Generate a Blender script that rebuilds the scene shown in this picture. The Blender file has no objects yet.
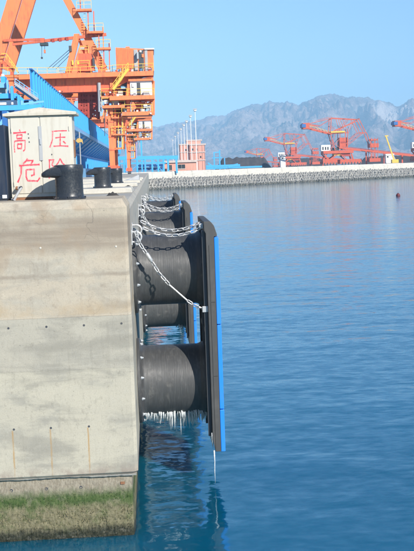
import bpy, math, random
from mathutils import Vector, Matrix, noise
random.seed(7)
HAZE = 0.00022
SC = bpy.context.scene
COL = SC.collection

# ------------------------------------------------------------------ camera
F = 1000.0                      # focal length in photograph pixels (414 x 551)
ROLL, PITCH, YAW = math.radians(2.0), math.radians(6.07), math.radians(3.05)
EZ = 6.45                       # eye height above the water
EYE = Vector((0, 0, EZ))
FW = Vector((math.sin(YAW)*math.cos(PITCH), math.cos(YAW)*math.cos(PITCH), -math.sin(PITCH)))
R0 = Vector((math.cos(YAW), -math.sin(YAW), 0)); U0 = R0.cross(FW)
CR = math.cos(ROLL)*R0 - math.sin(ROLL)*U0
CU = math.cos(ROLL)*U0 + math.sin(ROLL)*R0
cam = bpy.data.cameras.new('camera'); co = bpy.data.objects.new('camera', cam); COL.objects.link(co)
cam.sensor_fit = 'VERTICAL'; cam.sensor_height = 36; cam.lens = 36*F/551
cam.clip_start = 0.1; cam.clip_end = 60000
co.matrix_world = Matrix(((CR.x, CU.x, -FW.x, 0), (CR.y, CU.y, -FW.y, 0), (CR.z, CU.z, -FW.z, EZ), (0, 0, 0, 1)))
SC.camera = co

def P(px, py, Y):
    """point on the vertical plane y = Y seen at a photograph pixel"""
    d = FW + CR*((px-207)/F) - CU*((py-275.5)/F)
    return EYE + d*(Y/d.y)

# ------------------------------------------------------------------ sky, sun, exposure
SUN_EL, SUN_AZ = math.radians(30), math.radians(150)      # azimuth from +Y towards +X
w = bpy.data.worlds.new('World'); SC.world = w; w.use_nodes = True
nt = w.node_tree; nt.nodes.clear()
sky = nt.nodes.new('ShaderNodeTexSky'); sky.sky_type = 'NISHITA'; sky.sun_disc = False
sky.sun_elevation = SUN_EL; sky.sun_rotation = SUN_AZ
sky.altitude = 0; sky.air_density = 1.0; sky.dust_density = 0.0; sky.ozone_density = 7.0
bg = nt.nodes.new('ShaderNodeBackground'); bg.inputs[1].default_value = 0.10
out = nt.nodes.new('ShaderNodeOutputWorld')
nt.links.new(sky.outputs[0], bg.inputs[0]); nt.links.new(bg.outputs[0], out.inputs[0])
sl = bpy.data.lights.new('sun', 'SUN'); sl.energy = 5.0; sl.angle = math.radians(0.5); sl.color = (1, 0.95, 0.86)
so = bpy.data.objects.new('sun', sl); COL.objects.link(so)
sd = Vector((math.sin(SUN_AZ)*math.cos(SUN_EL), math.cos(SUN_AZ)*math.cos(SUN_EL), math.sin(SUN_EL)))
so.rotation_euler = sd.to_track_quat('Z', 'Y').to_euler()
so.location = (30, -60, 60)
SC.view_settings.view_transform = 'Standard'; SC.view_settings.look = 'None'
SC.view_settings.gamma = 1; SC.view_settings.exposure = 0.80

# ------------------------------------------------------------------ material helpers
class G:
    """small wrapper to write node graphs"""
    def __init__(s, name):
        s.m = bpy.data.materials.new(name); s.m.use_nodes = True
        s.t = s.m.node_tree; s.b = s.t.nodes['Principled BSDF']
        s._pos = None
    def n(s, typ, **kw):
        nd = s.t.nodes.new(typ)
        for k, v in kw.items(): setattr(nd, k, v)
        return nd
    def put(s, sock, v):
        if isinstance(v, bpy.types.NodeSocket): s.t.links.new(v, sock)
        elif v is not None:
            if isinstance(v, tuple) and len(v) == 3 and sock.type == 'RGBA': v = (*v, 1)
            sock.default_value = v
    def pos(s):
        if not s._pos: s._pos = s.n('ShaderNodeNewGeometry').outputs['Position']
        return s._pos
    def objpos(s):
        return s.n('ShaderNodeTexCoord').outputs['Object']
    def xyz(s, v):
        nd = s.n('ShaderNodeSeparateXYZ'); s.put(nd.inputs[0], v); return nd.outputs
    def scale(s, v, sc):
        nd = s.n('ShaderNodeVectorMath', operation='MULTIPLY'); s.put(nd.inputs[0], v); nd.inputs[1].default_value = sc
        return nd.outputs[0]
    def noise(s, v, sc, det=5, rough=0.6, dist=0.0):
        nd = s.n('ShaderNodeTexNoise'); s.put(nd.inputs['Vector'], v)
        nd.inputs['Scale'].default_value = sc; nd.inputs['Detail'].default_value = det
        nd.inputs['Roughness'].default_value = rough; nd.inputs['Distortion'].default_value = dist
        return nd.outputs[0]
    def ma(s, op, a, b=None, c=None, clamp=False):
        nd = s.n('ShaderNodeMath', operation=op, use_clamp=clamp)
        for i, v in enumerate((a, b, c)):
            if v is not None: s.put(nd.inputs[i], v)
        return nd.outputs[0]
    def ramp(s, v, lo, hi, a=0.0, b=1.0):
        nd = s.n('ShaderNodeMapRange', interpolation_type='SMOOTHSTEP'); s.put(nd.inputs[0], v)
        nd.inputs[1].default_value = lo; nd.inputs[2].default_value = hi
        nd.inputs[3].default_value = a; nd.inputs[4].default_value = b
        return nd.outputs[0]
    def mix(s, fac, a, b, typ='MIX'):
        nd = s.n('ShaderNodeMix', data_type='RGBA', blend_type=typ)
        s.put(nd.inputs[0], fac); s.put(nd.inputs[6], a); s.put(nd.inputs[7], b)
        return nd.outputs[2]
    def bump(s, h, dist, strength=1.0, normal=None):
        nd = s.n('ShaderNodeBump'); s.put(nd.inputs['Height'], h)
        nd.inputs['Distance'].default_value = dist; nd.inputs['Strength'].default_value = strength
        if normal: s.put(nd.inputs['Normal'], normal)
        return nd.outputs[0]
    def done(s, col=None, rough=None, metal=None, normal=None, spec=None):
        if col is not None: s.put(s.b.inputs['Base Color'], col)
        if rough is not None: s.put(s.b.inputs['Roughness'], rough)
        if metal is not None: s.put(s.b.inputs['Metallic'], metal)
        if normal is not None: s.put(s.b.inputs['Normal'], normal)
        if spec is not None: s.put(s.b.inputs['Specular IOR Level'], spec)
        return s.m

def paint(name, col, dirt=(0.25, 0.2, 0.16), amount=0.35, rough=0.5, scale=0.6, metal=0.0, streak=True):
    g = G(name); p = g.pos()
    n1 = g.noise(p, scale, 6, 0.65)
    n2 = g.noise(g.scale(p, (1, 1, 0.12 if streak else 1)), scale*5, 4, 0.6)
    f = g.ma('MULTIPLY', g.ramp(g.ma('MULTIPLY', n1, n2), 0.22, 0.40), amount)
    c = g.mix(f, col, dirt)
    c = g.mix(g.ramp(n1, 0.3, 0.7, 0, 0.22), c, tuple(min(1, x*1.25+0.02) for x in col))
    return g.done(c, g.ramp(n2, 0.3, 0.7, rough-0.1, rough+0.15), metal)

M = {}
def concrete(name, base, warm, dark, kind='face'):
    g = G(name); p = g.pos(); X, Y, Z = g.xyz(p)
    big = g.noise(p, 0.9, 5, 0.6, 0.3); mid = g.noise(p, 3.2, 6, 0.65); fine = g.noise(p, 45, 4, 0.7)
    vert = g.noise(g.scale(p, (7, 7, 0.5)), 1.6, 5, 0.65)
    horiz = g.noise(g.scale(p, (0.35, 0.35, 5)), 1.1, 4, 0.6)
    c = g.mix(g.ramp(big, 0.42, 0.58), base, warm)
    c = g.mix(g.ramp(horiz, 0.45, 0.66, 0, 0.75), c, tuple(0.6*a+0.4*b for a, b in zip(base, dark)))
    c = g.mix(g.ramp(vert, 0.50, 0.75, 0, 0.32), c, dark)
    blk = g.noise(g.scale(p, (0.55, 0.55, 1.5)), 1.35, 5, 0.62, 0.6)
    c = g.mix(g.ramp(blk, 0.44, 0.56, 0, 0.75), c, tuple(min(1, 1.06*x) for x in warm))
    c = g.mix(g.ramp(blk, 0.46, 0.36, 0, 0.6), c, tuple(0.5*a+0.5*b for a, b in zip(base, dark)))
    gr = g.noise(g.scale(p, (2, 2, 1)), 11, 5, 0.75)
    c = g.mix(g.ramp(gr, 0.52, 0.72, 0, 0.4), c, dark)
    c = g.mix(g.ramp(mid, 0.55, 0.75, 0, 0.45), c, tuple(min(1, x*1.3) for x in base))
    c = g.mix(g.ramp(mid, 0.40, 0.28, 0, 0.5), c, dark)
    c = g.mix(g.ramp(fine, 0.3, 0.75, 0.0, 0.22), c, tuple(0.5*x for x in base))
    pits = g.noise(p, 22, 2, 0.5)
    c = g.mix(g.ramp(pits, 0.75, 0.78, 0, 0.4), c, tuple(0.35*x for x in base))
    if kind == 'upper':       # weather line and a brown blotch zone of the top lift
        zl = g.ma('ADD', Z, g.ma('MULTIPLY', g.ma('SUBTRACT', mid, 0.5), 0.10))
        line = g.ma('MULTIPLY', g.ramp(zl, EZ-1.79, EZ-1.75), g.ramp(zl, EZ-1.68, EZ-1.74))
        c = g.mix(g.ma('MULTIPLY', line, g.ramp(big, 0.35, 0.6, 0.25, 0.65)), c, dark)
        band = g.ma('MULTIPLY', g.ramp(zl, EZ-1.45, EZ-1.15), g.ramp(zl, EZ-0.68, EZ-0.85))
        c = g.mix(g.ma('MULTIPLY', band, g.ramp(horiz, 0.30, 0.60, 0.35, 0.85)), c, (0.245, 0.20, 0.155))
        band2 = g.ma('MULTIPLY', g.ramp(zl, EZ-2.46, EZ-2.40), g.ramp(zl, EZ-2.1, EZ-2.35))
        c = g.mix(g.ma('MULTIPLY', band2, g.ramp(big, 0.4, 0.6, 0.1, 0.5)), c, (0.36, 0.26, 0.15))
        blot = g.ma('MULTIPLY', g.ramp(g.noise(p, 1.9, 3, 0.5, 0.5), 0.54, 0.68, 0, 0.6), g.ramp(zl, EZ-1.9, EZ-1.3))
        c = g.mix(blot, c, (0.31, 0.235, 0.165))
        # hairline cracks
        v = g.n('ShaderNodeTexVoronoi', feature='DISTANCE_TO_EDGE'); v.inputs['Scale'].default_value = 1.1
        g.put(v.inputs['Vector'], g.ma('ADD', 0, 0)) if False else None
        nv = g.n('ShaderNodeTexNoise'); nv.inputs['Scale'].default_value = 3.0; g.put(nv.inputs['Vector'], p)
        add = g.n('ShaderNodeVectorMath', operation='MULTIPLY_ADD'); g.put(add.inputs[0], nv.outputs[1])
        add.inputs[1].default_value = (0.5, 0.5, 0.5); g.put(add.inputs[2], p)
        g.put(v.inputs['Vector'], add.outputs[0])
        ck = g.ma('MULTIPLY', g.ramp(v.outputs[0], 0.008, 0.002), g.ramp(big, 0.5, 0.62, 0, 0.45))
        c = g.mix(ck, c, (0.1, 0.09, 0.08))
    if kind == 'lower':       # rust runs below the tie holes
        s0 = 0.655
        u = g.ma('SUBTRACT', g.ma('FRACT', g.ma('ADD', g.ma('DIVIDE', g.ma('ADD', X, 2.573), s0), 0.5)), 0.5)
        wob = g.ma('MULTIPLY', g.ma('SUBTRACT', g.noise(p, 6, 2), 0.5), 0.03)
        au = g.ma('ABSOLUTE', g.ma('ADD', u, wob))
        zr = g.ma('MULTIPLY', g.ma('LESS_THAN', X, -0.9), g.ramp(Z, EZ-4.41, EZ-4.44)); zr = g.ma('MULTIPLY', zr, g.ramp(Z, EZ-5.32, EZ-5.0, 0.35, 1))
        f = g.ma('MULTIPLY', g.ma('MULTIPLY', g.ramp(au, 0.034, 0.004), zr), g.ramp(mid, 0.3, 0.65, 0.35, 0.9))
        lf = g.noise(g.scale(p, (1, 0, 0)), 1.7, 1, 0.5); f = g.ma('MULTIPLY', f, g.ramp(lf, 0.35, 0.6, 0.8, 1.0))
        c = g.mix(f, c, (0.36, 0.215, 0.075))
        edge = g.ma('MULTIPLY', g.ramp(Z, EZ-5.05, EZ-5.28), g.ramp(mid, 0.42, 0.55, 0.1, 0.7))
        c = g.mix(edge, c, (0.25, 0.2, 0.165))
    h = g.ma('ADD', g.ma('MULTIPLY', mid, 0.6), g.ma('MULTIPLY', fine, 0.35))
    h = g.ma('SUBTRACT', h, g.ramp(pits, 0.75, 0.79, 0, 0.4))
    return g.done(c, 0.9, 0, g.bump(h, 0.012, 0.7), 0.25)

M['conc_up'] = concrete('concrete_upper', (0.40, 0.365, 0.30), (0.435, 0.375, 0.29), (0.225, 0.185, 0.145), 'upper')
M['conc_mid'] = concrete('concrete_middle', (0.335, 0.315, 0.265), (0.385, 0.355, 0.29), (0.21, 0.195, 0.16), 'face')
M['conc_low'] = concrete('concrete_lower', (0.345, 0.325, 0.272), (0.43, 0.396, 0.315), (0.21, 0.195, 0.16), 'lower')
M['conc_deck'] = concrete('concrete_deck', (0.40, 0.385, 0.35), (0.43, 0.40, 0.34), (0.25, 0.235, 0.21), 'face')
M['conc_crown'] = concrete('concrete_crown', (0.52, 0.50, 0.45), (0.54, 0.51, 0.44), (0.33, 0.31, 0.28), 'face')

def algae():
    g = G('tidal_concrete'); p = g.pos(); X, Y, Z = g.xyz(p)
    mid = g.noise(p, 4, 6, 0.7); fine = g.noise(g.scale(p, (1, 1, 0.5)), 30, 4, 0.7)
    vert = g.noise(g.scale(p, (9, 9, 0.9)), 2.2, 4, 0.7)
    z = g.ma('ADD', Z, g.ma('ADD', g.ma('MULTIPLY', g.ma('SUBTRACT', vert, 0.5), 0.20), g.ma('MULTIPLY', g.ma('SUBTRACT', mid, 0.5), 0.2)))
    c = g.mix(g.ramp(fine, 0.35, 0.62), (0.21, 0.18, 0.135), (0.30, 0.265, 0.205))
    c = g.mix(g.ramp(vert, 0.5, 0.66, 0, 0.6), c, (0.20, 0.17, 0.12))
    green = g.mix(g.ramp(fine, 0.35, 0.65), (0.038, 0.072, 0.018), (0.075, 0.105, 0.035))
    c = g.mix(g.ma('MULTIPLY', g.ramp(z, 0.96, 0.74), g.ramp(mid, 0.33, 0.5, 0.6, 1.0)), c, green)
    tan = g.mix(g.ramp(fine, 0.35, 0.65), (0.125, 0.115, 0.062), (0.20, 0.178, 0.11))
    c = g.mix(g.ma('MULTIPLY', g.ramp(z, 0.70, 0.50), g.ramp(mid, 0.62, 0.48, 0.45, 1.0)), c, tan)
    low = g.mix(g.ramp(fine, 0.35, 0.65), (0.018, 0.02, 0.012), (0.05, 0.048, 0.03))
    c = g.mix(g.ramp(z, 0.26, 0.10), c, low)
    return g.done(c, g.ramp(Z, 0.05, 0.25, 0.35, 0.85), 0, g.bump(g.ma('ADD', g.ma('MULTIPLY', fine, 0.5), mid), 0.03, 0.7), 0.3)
M['algae'] = algae()

def rubber(name, base, lite, r0=0.38, rings=True):
    g = G(name); p = g.pos(); X, Y, Z = g.xyz(p)
    ring = g.noise(g.scale(p, (1, 0.02, 0.02)), 55, 3, 0.7)
    vert = g.noise(g.scale(p, (6, 1, 0.7)), 5, 5, 0.7); mid = g.noise(p, 3.5, 5, 0.65)
    c = g.mix(g.ramp(ring, 0.35, 0.7, 0, 0.5), base, lite)
    c = g.mix(g.ma('MULTIPLY', g.ramp(vert, 0.45, 0.72), g.ramp(mid, 0.35, 0.6, 0.2, 0.8)), c, tuple(x*1.35 for x in lite))
    c = g.mix(g.ramp(mid, 0.55, 0.74, 0, 0.55), c, (0.15, 0.145, 0.135))
    h = g.ma('ADD', g.ma('MULTIPLY', ring, 0.8), g.ma('MULTIPLY', vert, 0.3))
    return g.done(c, g.ramp(mid, 0.3, 0.7, r0, r0+0.22), 0, g.bump(h, 0.008, 0.6), 0.45)
M['rubber'] = rubber('fender_rubber', (0.050, 0.051, 0.053), (0.072, 0.073, 0.074))
M['panel'] = paint('panel_rubber', (0.050, 0.050, 0.050), (0.10, 0.095, 0.09), 0.5, 0.6, 2.2)
M['pad_blue'] = paint('blue_pad', (0.012, 0.20, 0.72), (0.03, 0.12, 0.3), 0.3, 0.45, 2.0)
M['galv'] = paint('galvanised_steel', (0.50, 0.51, 0.52), (0.26, 0.21, 0.17), 0.7, 0.42, 7, 0.5)
M['bolt'] = paint('zinc_bolt', (0.42, 0.45, 0.48), (0.3, 0.25, 0.2), 0.3, 0.4, 9, 0.4)
M['orange'] = paint('orange_paint', (0.84, 0.205, 0.065), (0.36, 0.10, 0.055), 0.75, 0.55, 0.7)
M['orange_old'] = paint('faded_orange_paint', (0.66, 0.125, 0.05), (0.24, 0.07, 0.05), 0.75, 0.55, 0.6)
M['stacker'] = paint('weathered_stacker_paint', (0.52, 0.085, 0.035), (0.22, 0.06, 0.045), 0.5, 0.55, 0.3)
M['red_dark'] = paint('dark_red_paint', (0.36, 0.04, 0.022), (0.12, 0.03, 0.02), 0.5, 0.55, 0.6)
M['yellow'] = paint('yellow_paint', (0.72, 0.47, 0.06), (0.4, 0.25, 0.08), 0.5, 0.5, 1.0)
M['blue'] = paint('blue_steel', (0.05, 0.35, 0.74), (0.05, 0.14, 0.30), 0.3, 0.45, 0.5)
M['blue_lt'] = paint('pale_blue_steel', (0.16, 0.42, 0.70), (0.08, 0.2, 0.36), 0.35, 0.45, 0.5)
M['blue_dk'] = paint('deep_blue_steel', (0.02, 0.12, 0.36), (0.02, 0.06, 0.16), 0.4, 0.45, 0.5)
M['white'] = paint('white_paint', (0.78, 0.78, 0.76), (0.4, 0.36, 0.3), 0.35, 0.45, 0.8)
M['grey'] = paint('grey_paint', (0.36, 0.37, 0.38), (0.2, 0.18, 0.16), 0.4, 0.5, 0.8)
M['dark'] = paint('dark_grey_paint', (0.05, 0.055, 0.065), (0.1, 0.09, 0.08), 0.4, 0.5, 0.8)
M['beige'] = paint('beige_enamel', (0.53, 0.50, 0.43), (0.30, 0.25, 0.18), 0.5, 0.42, 2.2)
M['roofc'] = paint('cabinet_roof', (0.50, 0.46, 0.38), (0.28, 0.23, 0.16), 0.55, 0.55, 2.0)
M['navy'] = paint('navy_enamel', (0.012, 0.022, 0.045), (0.06, 0.06, 0.06), 0.3, 0.35, 1.5)
M['redpaint'] = paint('red_brush_paint', (0.64, 0.045, 0.08), (0.72, 0.45, 0.42), 0.9, 0.6, 16, streak=False)
M['rust'] = paint('rusty_steel', (0.26, 0.12, 0.06), (0.12, 0.06, 0.035), 0.6, 0.8, 5)
M['rust_yellow'] = paint('rusty_yellow', (0.46, 0.31, 0.10), (0.2, 0.1, 0.05), 0.6, 0.7, 9)
M['bollard'] = paint('black_bollard_paint', (0.024, 0.028, 0.035), (0.09, 0.088, 0.08), 0.35, 0.34, 6, streak=False)
M['cable'] = paint('dark_cable', (0.03, 0.05, 0.06), (0.06, 0.06, 0.06), 0.3, 0.5, 1)
M['brick'] = paint('pink_brick', (0.60, 0.30, 0.22), (0.42, 0.20, 0.15), 0.5, 0.85, 0.35)
M['brick_trim'] = paint('brick_trim', (0.52, 0.42, 0.37), (0.3, 0.22, 0.19), 0.4, 0.85, 0.5)
M['coal'] = paint('coal', (0.045, 0.040, 0.042), (0.09, 0.07, 0.065), 0.6, 0.95, 0.3, streak=False)
M['core'] = paint('rubble', (0.15, 0.145, 0.135), (0.08, 0.075, 0.07), 0.5, 0.95, 0.5, streak=False)
M['tarp'] = paint('dark_tarp', (0.045, 0.04, 0.035), (0.10, 0.085, 0.07), 0.5, 0.8, 8, streak=False)
g = G('window_glass'); M['glass'] = g.done((0.02, 0.025, 0.03), 0.08, 0, None, 0.6)
g = G('ice'); n_ = g.noise(g.pos(), 25, 3); M['ice'] = g.done(g.mix(g.ramp(n_, 0.35, 0.65), (0.62, 0.67, 0.69), (0.86, 0.88, 0.89)), 0.22)
g.b.inputs['Transmission Weight'].default_value = 0.3; g.b.inputs['IOR'].default_value = 1.31
g = G('armour_concrete'); p_ = g.pos(); n_ = g.noise(p_, 0.5, 5, 0.7); n2_ = g.noise(p_, 3, 4, 0.7)
c_ = g.mix(g.ramp(n_, 0.35, 0.65), (0.34, 0.325, 0.30), (0.46, 0.44, 0.40)); c_ = g.mix(g.ramp(n2_, 0.4, 0.7, 0, 0.4), c_, (0.16, 0.15, 0.13))
c_ = g.mix(g.ramp(g.xyz(p_)[2], 1.0, 0.5, 0, 0.75), c_, (0.07, 0.068, 0.05)); M['armour'] = g.done(c_, 0.9, 0, None, 0.25)
g = G('yard_ground'); p_ = g.pos(); n_ = g.noise(p_, 0.02, 6, 0.6)
M['yard'] = g.done(g.mix(g.ramp(n_, 0.35, 0.65), (0.16, 0.145, 0.125), (0.25, 0.225, 0.19)), 0.95, 0, None, 0.2)

def rock():
    g = G('mountain_rock'); p = g.pos(); X, Y, Z = g.xyz(p)
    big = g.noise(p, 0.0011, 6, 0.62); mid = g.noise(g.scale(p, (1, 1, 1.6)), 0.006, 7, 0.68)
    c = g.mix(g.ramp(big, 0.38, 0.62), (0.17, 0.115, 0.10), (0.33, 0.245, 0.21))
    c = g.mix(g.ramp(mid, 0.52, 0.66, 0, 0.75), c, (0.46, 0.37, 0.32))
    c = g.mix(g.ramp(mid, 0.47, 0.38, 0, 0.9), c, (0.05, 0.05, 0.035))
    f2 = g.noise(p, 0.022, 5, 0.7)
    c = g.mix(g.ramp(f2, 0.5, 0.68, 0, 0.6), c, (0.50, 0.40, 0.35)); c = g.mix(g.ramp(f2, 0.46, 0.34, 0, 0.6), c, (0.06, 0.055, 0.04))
    # pale quarry scar on one flank
    dx = g.ma('DIVIDE', g.ma('SUBTRACT', X, 1330), 190); dz = g.ma('DIVIDE', g.ma('SUBTRACT', Z, 265), 110)
    rr = g.ma('ADD', g.ma('ADD', g.ma('MULTIPLY', dx, dx), g.ma('MULTIPLY', dz, dz)), g.ma('MULTIPLY', g.ma('SUBTRACT', mid, 0.5), 2.4))
    c = g.mix(g.ramp(rr, 1.0, 0.3, 0, 0.8), c, (0.66, 0.58, 0.52))
    return g.done(c, 0.95, 0, g.bump(g.ma('ADD', mid, g.ma('MULTIPLY', f2, 0.35)), 60, 1.0), 0.15)
M['rock'] = rock()

def sea_mat():
    g = G('sea_water'); p = g.pos()
    a = g.noise(g.scale(p, (0.55, 1.0, 1)), 0.55, 3, 0.45, 0.3)
    b = g.noise(g.scale(p, (0.7, 1.0, 1)), 3.0, 3, 0.5, 0.2)
    sw = g.noise(g.scale(p, (0.4, 1.0, 1)), 0.11, 3, 0.5)
    calm = g.noise(g.scale(p, (0.25, 1.0, 1)), 0.035, 3, 0.5)
    h = g.ma('ADD', g.ma('MULTIPLY', a, 1.0), g.ma('MULTIPLY', b, 0.13))
    h = g.ma('MULTIPLY', h, g.ramp(calm, 0.38, 0.6, 0.55, 1.15))
    h = g.ma('ADD', h, g.ma('MULTIPLY', sw, 2.0))
    col = g.mix(g.ramp(sw, 0.3, 0.7), (0.0003, 0.084, 0.154), (0.0006, 0.100, 0.184))
    def slope(v, sc, k):
        nd = g.n('ShaderNodeTexNoise'); g.put(nd.inputs['Vector'], v); nd.inputs['Scale'].default_value = sc; nd.inputs['Detail'].default_value = 2
        ma_ = g.n('ShaderNodeVectorMath', operation='MULTIPLY_ADD'); g.put(ma_.inputs[0], nd.outputs[1])
        ma_.inputs[1].default_value = (k*0.6, k, 0); ma_.inputs[2].default_value = (-0.5*k*0.6, -0.5*k, 0); return ma_.outputs[0]
    n0 = g.bump(h, 0.07, 1.0)
    ad = g.n('ShaderNodeVectorMath', operation='ADD'); g.put(ad.inputs[0], n0); g.put(ad.inputs[1], slope(g.scale(p, (0.6, 1.0, 1)), 4.2, 0.17))
    nm = g.n('ShaderNodeVectorMath', operation='NORMALIZE'); g.put(nm.inputs[0], ad.outputs[0])
    m = g.done(col, 0.07, 0, nm.outputs[0])
    g.b.inputs['IOR'].default_value = 2.0; g.b.inputs['Specular Tint'].default_value = (0.42, 0.90, 1.0, 1)
    g.b.inputs['Subsurface Weight'].default_value = 1.0; g.b.inputs['Subsurface Radius'].default_value = (0.6, 1.6, 2.2); g.b.inputs['Subsurface Scale'].default_value = 1.0
    return m
M['sea'] = sea_mat()

# ------------------------------------------------------------------ mesh helpers
class MB:
    def __init__(s): s.v = []; s.f = []
    def poly(s, vs, fs):
        k = len(s.v); s.v += [tuple(v) for v in vs]; s.f += [tuple(i+k for i in f) for f in fs]; return s
    def box(s, a, b):
        (x0, y0, z0), (x1, y1, z1) = a, b
        if x0 > x1: x0, x1 = x1, x0
        if y0 > y1: y0, y1 = y1, y0
        if z0 > z1: z0, z1 = z1, z0
        return s.poly([(x0,y0,z0),(x1,y0,z0),(x1,y1,z0),(x0,y1,z0),(x0,y0,z1),(x1,y0,z1),(x1,y1,z1),(x0,y1,z1)],
                      [(0,3,2,1),(4,5,6,7),(0,1,5,4),(1,2,6,5),(2,3,7,6),(3,0,4,7)])
    def beam(s, p, q, w, h=None, up=None):
        """rectangular bar: w across (horizontal side), h along 'up'"""
        p = Vector(p); q = Vector(q); h = h or w; d = (q-p).normalized()
        up = Vector(up) if up else (Vector((0, 0, 1)) if abs(d.z) < 0.95 else Vector((0, 1, 0)))
        sd_ = d.cross(up).normalized(); u = sd_.cross(d).normalized()
        vs = [c + sd_*(i*w/2) + u*(j*h/2) for c in (p, q) for i, j in ((-1,-1),(1,-1),(1,1),(-1,1))]
        return s.poly(vs, [(3,2,1,0),(4,5,6,7),(0,1,5,4),(1,2,6,5),(2,3,7,6),(3,0,4,7)])
    def tube(s, pts, r, n=6, cap=True):
        pts = [Vector(p) for p in pts]; rs = r if isinstance(r, (list, tuple)) else [r]*len(pts)
        k = len(s.v); ref = None
        for i, p in enumerate(pts):
            d = (pts[min(i+1, len(pts)-1)]-pts[max(i-1, 0)]).normalized()
            if ref is None: ref = Vector((0, 0, 1)) if abs(d.z) < 0.9 else Vector((1, 0, 0))
            a = d.cross(ref).normalized(); b = a.cross(d).normalized(); ref = b
            for j in range(n):
                t = 2*math.pi*j/n; s.v.append(tuple(p + (a*math.cos(t)+b*math.sin(t))*rs[i]))
        for i in range(len(pts)-1):
            for j in range(n):
                s.f.append((k+i*n+j, k+(i+1)*n+j, k+(i+1)*n+(j+1) % n, k+i*n+(j+1) % n))
        if cap:
            s.f.append(tuple(k+j for j in range(n))); e = k+(len(pts)-1)*n
            s.f.append(tuple(e+j for j in reversed(range(n))))
        return s
    def lathe(s, prof, axis='z', c=(0, 0, 0), n=24):
        """profile of (radius, height) pairs turned about an axis through c"""
        k = len(s.v); c = Vector(c)
        for r, h in prof:
            for j in range(n):
                t = 2*math.pi*j/n; a, b = r*math.cos(t), r*math.sin(t)
                s.v.append(tuple(c + (Vector((a, b, h)) if axis == 'z' else Vector((h, a, b)))))
        m = len(prof)
        for i in range(m-1):
            for j in range(n):
                s.f.append((k+i*n+j, k+i*n+(j+1) % n, k+(i+1)*n+(j+1) % n, k+(i+1)*n+j))
        s.f.append(tuple(k+j for j in reversed(range(n)))); s.f.append(tuple(k+(m-1)*n+j for j in range(n)))
        return s
    def prism(s, pts, y0, y1):
        """outline of (x, z) points extruded along y"""
        n = len(pts); vs = [(x, y0, z) for x, z in pts] + [(x, y1, z) for x, z in pts]
        fs = [tuple(range(n)), tuple(reversed(range(n, 2*n)))] + [(i, i+n, (i+1) % n+n, (i+1) % n) for i in range(n)]
        return s.poly(vs, fs)
    def mesh(s, name, smooth=False):
        me = bpy.data.meshes.new(name); me.from_pydata(s.v, [], s.f); me.update()
        import bmesh
        b = bmesh.new(); b.from_mesh(me); bmesh.ops.recalc_face_normals(b, faces=b.faces); b.to_mesh(me); b.free()
        if smooth:
            for p in me.polygons: p.use_smooth = True
        return me
    def build(s, name, mat, parent=None, smooth=False, bevel=0, origin=None):
        me = s.mesh(name, smooth)
        me.materials.append(M[mat] if isinstance(mat, str) else mat)
        o = bpy.data.objects.new(name, me); COL.objects.link(o)
        if smooth and smooth != 'all':
            md = o.modifiers.new('split', 'EDGE_SPLIT'); md.split_angle = math.radians(40)
        if bevel:
            md = o.modifiers.new('bevel', 'BEVEL'); md.width = bevel; md.segments = 2; md.limit_method = 'ANGLE'
        if parent is not None:
            o.parent = parent
            o.matrix_parent_inverse = Matrix.Translation(-parent.location)
        return o

def tag(o, label=None, cat=None, group=None, kind=None):
    if label: o['label'] = label
    if cat: o['category'] = cat
    if group: o['group'] = group
    if kind: o['kind'] = kind
    return o
def empty(name, loc, label=None, cat=None, group=None):
    o = bpy.data.objects.new(name, None); COL.objects.link(o); o.location = loc; o.empty_display_size = 0.2
    return tag(o, label, cat, group)
def copy_tree(o, parent=None, offset=None):
    c = o.copy(); COL.objects.link(c)
    if parent is not None:
        mi = o.matrix_parent_inverse.copy(); c.parent = parent; c.matrix_parent_inverse = mi
    if offset is not None: c.location = o.location + Vector(offset)
    for ch in list(o.children): copy_tree(ch, c)
    return c
def shared(o, me, name, parent, matrix):
    """one more object on shared mesh data"""
    c = bpy.data.objects.new(name, me); COL.objects.link(c)
    c.parent = parent; c.matrix_parent_inverse = Matrix.Translation(-parent.location); c.matrix_basis = matrix
    return c

# ================================================================== LARGE STRUCTURE
# ------------------------------------------------------------------ sea, yard, hills
tag(MB().poly([(-9000,-3000,0),(9000,-3000,0),(9000,9000,0),(-9000,9000,0)], [(0,1,2,3)]).build('sea', 'sea'), kind='structure')
B0, BD = Vector((0, 345, 0)), Vector((0.8, 0.6, 0)); BN = Vector((0.6, -0.8, 0))     # breakwater waterline, its run, seaward normal
def BW(t, n, z): return B0 + BD*t + BN*n + Vector((0, 0, z))
yard = MB(); a, b = BW(-30, -7, 5.35), BW(420, -7, 5.35)
yard.poly([a, b, (8500, 900, 5.35), (8500, 8900, 5.35), (-8500, 8900, 5.35), (-8500, 900, 5.35), (-60, 420, 5.35)], [tuple(range(7))])
tag(yard.build('stockyard_ground', 'yard'), kind='structure')

RIDGE = [(-400,150),(-200,146),(0,140),(60,137),(110,131),(140,128.5),(160,126.5),(177,123),(199,121),(206,118),(212.7,115.4),(218,117),(224.5,116.4),(233,112),(241.5,108.6),
         (251.6,104.2),(257,104.6),(262,105.2),(270,100.8),(274,102),(280,103.5),(287.5,102),(299,106),(303,103),(311,100),(318,97),(324.7,95.1),(332,93.6),(338,95),(345,97.5),
         (353,96.6),(362,97),(375.5,100),(382,101),(389,102.6),(396,106),(401,107),(405,103),(409,100),(416,98.5),(440,95),(500,104),(600,96),(700,110),(820,120)]
RP = []
for px, py in RIDGE:
    q = P(px, py, 6000.0); RP.append((q.x/6000.0, q.z))
def ridge_h(u):
    for (u0, h0), (u1, h1) in zip(RP, RP[1:]):
        if u0 <= u <= u1:
            t = (u-u0)/(u1-u0); return h0+(h1-h0)*t
    return RP[-1][1] if u > RP[-1][0] else RP[0][1]
NU, NR = 1150, 100
u0, u1 = RP[0][0], RP[-1][0]
vs = []; fs = []
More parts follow.
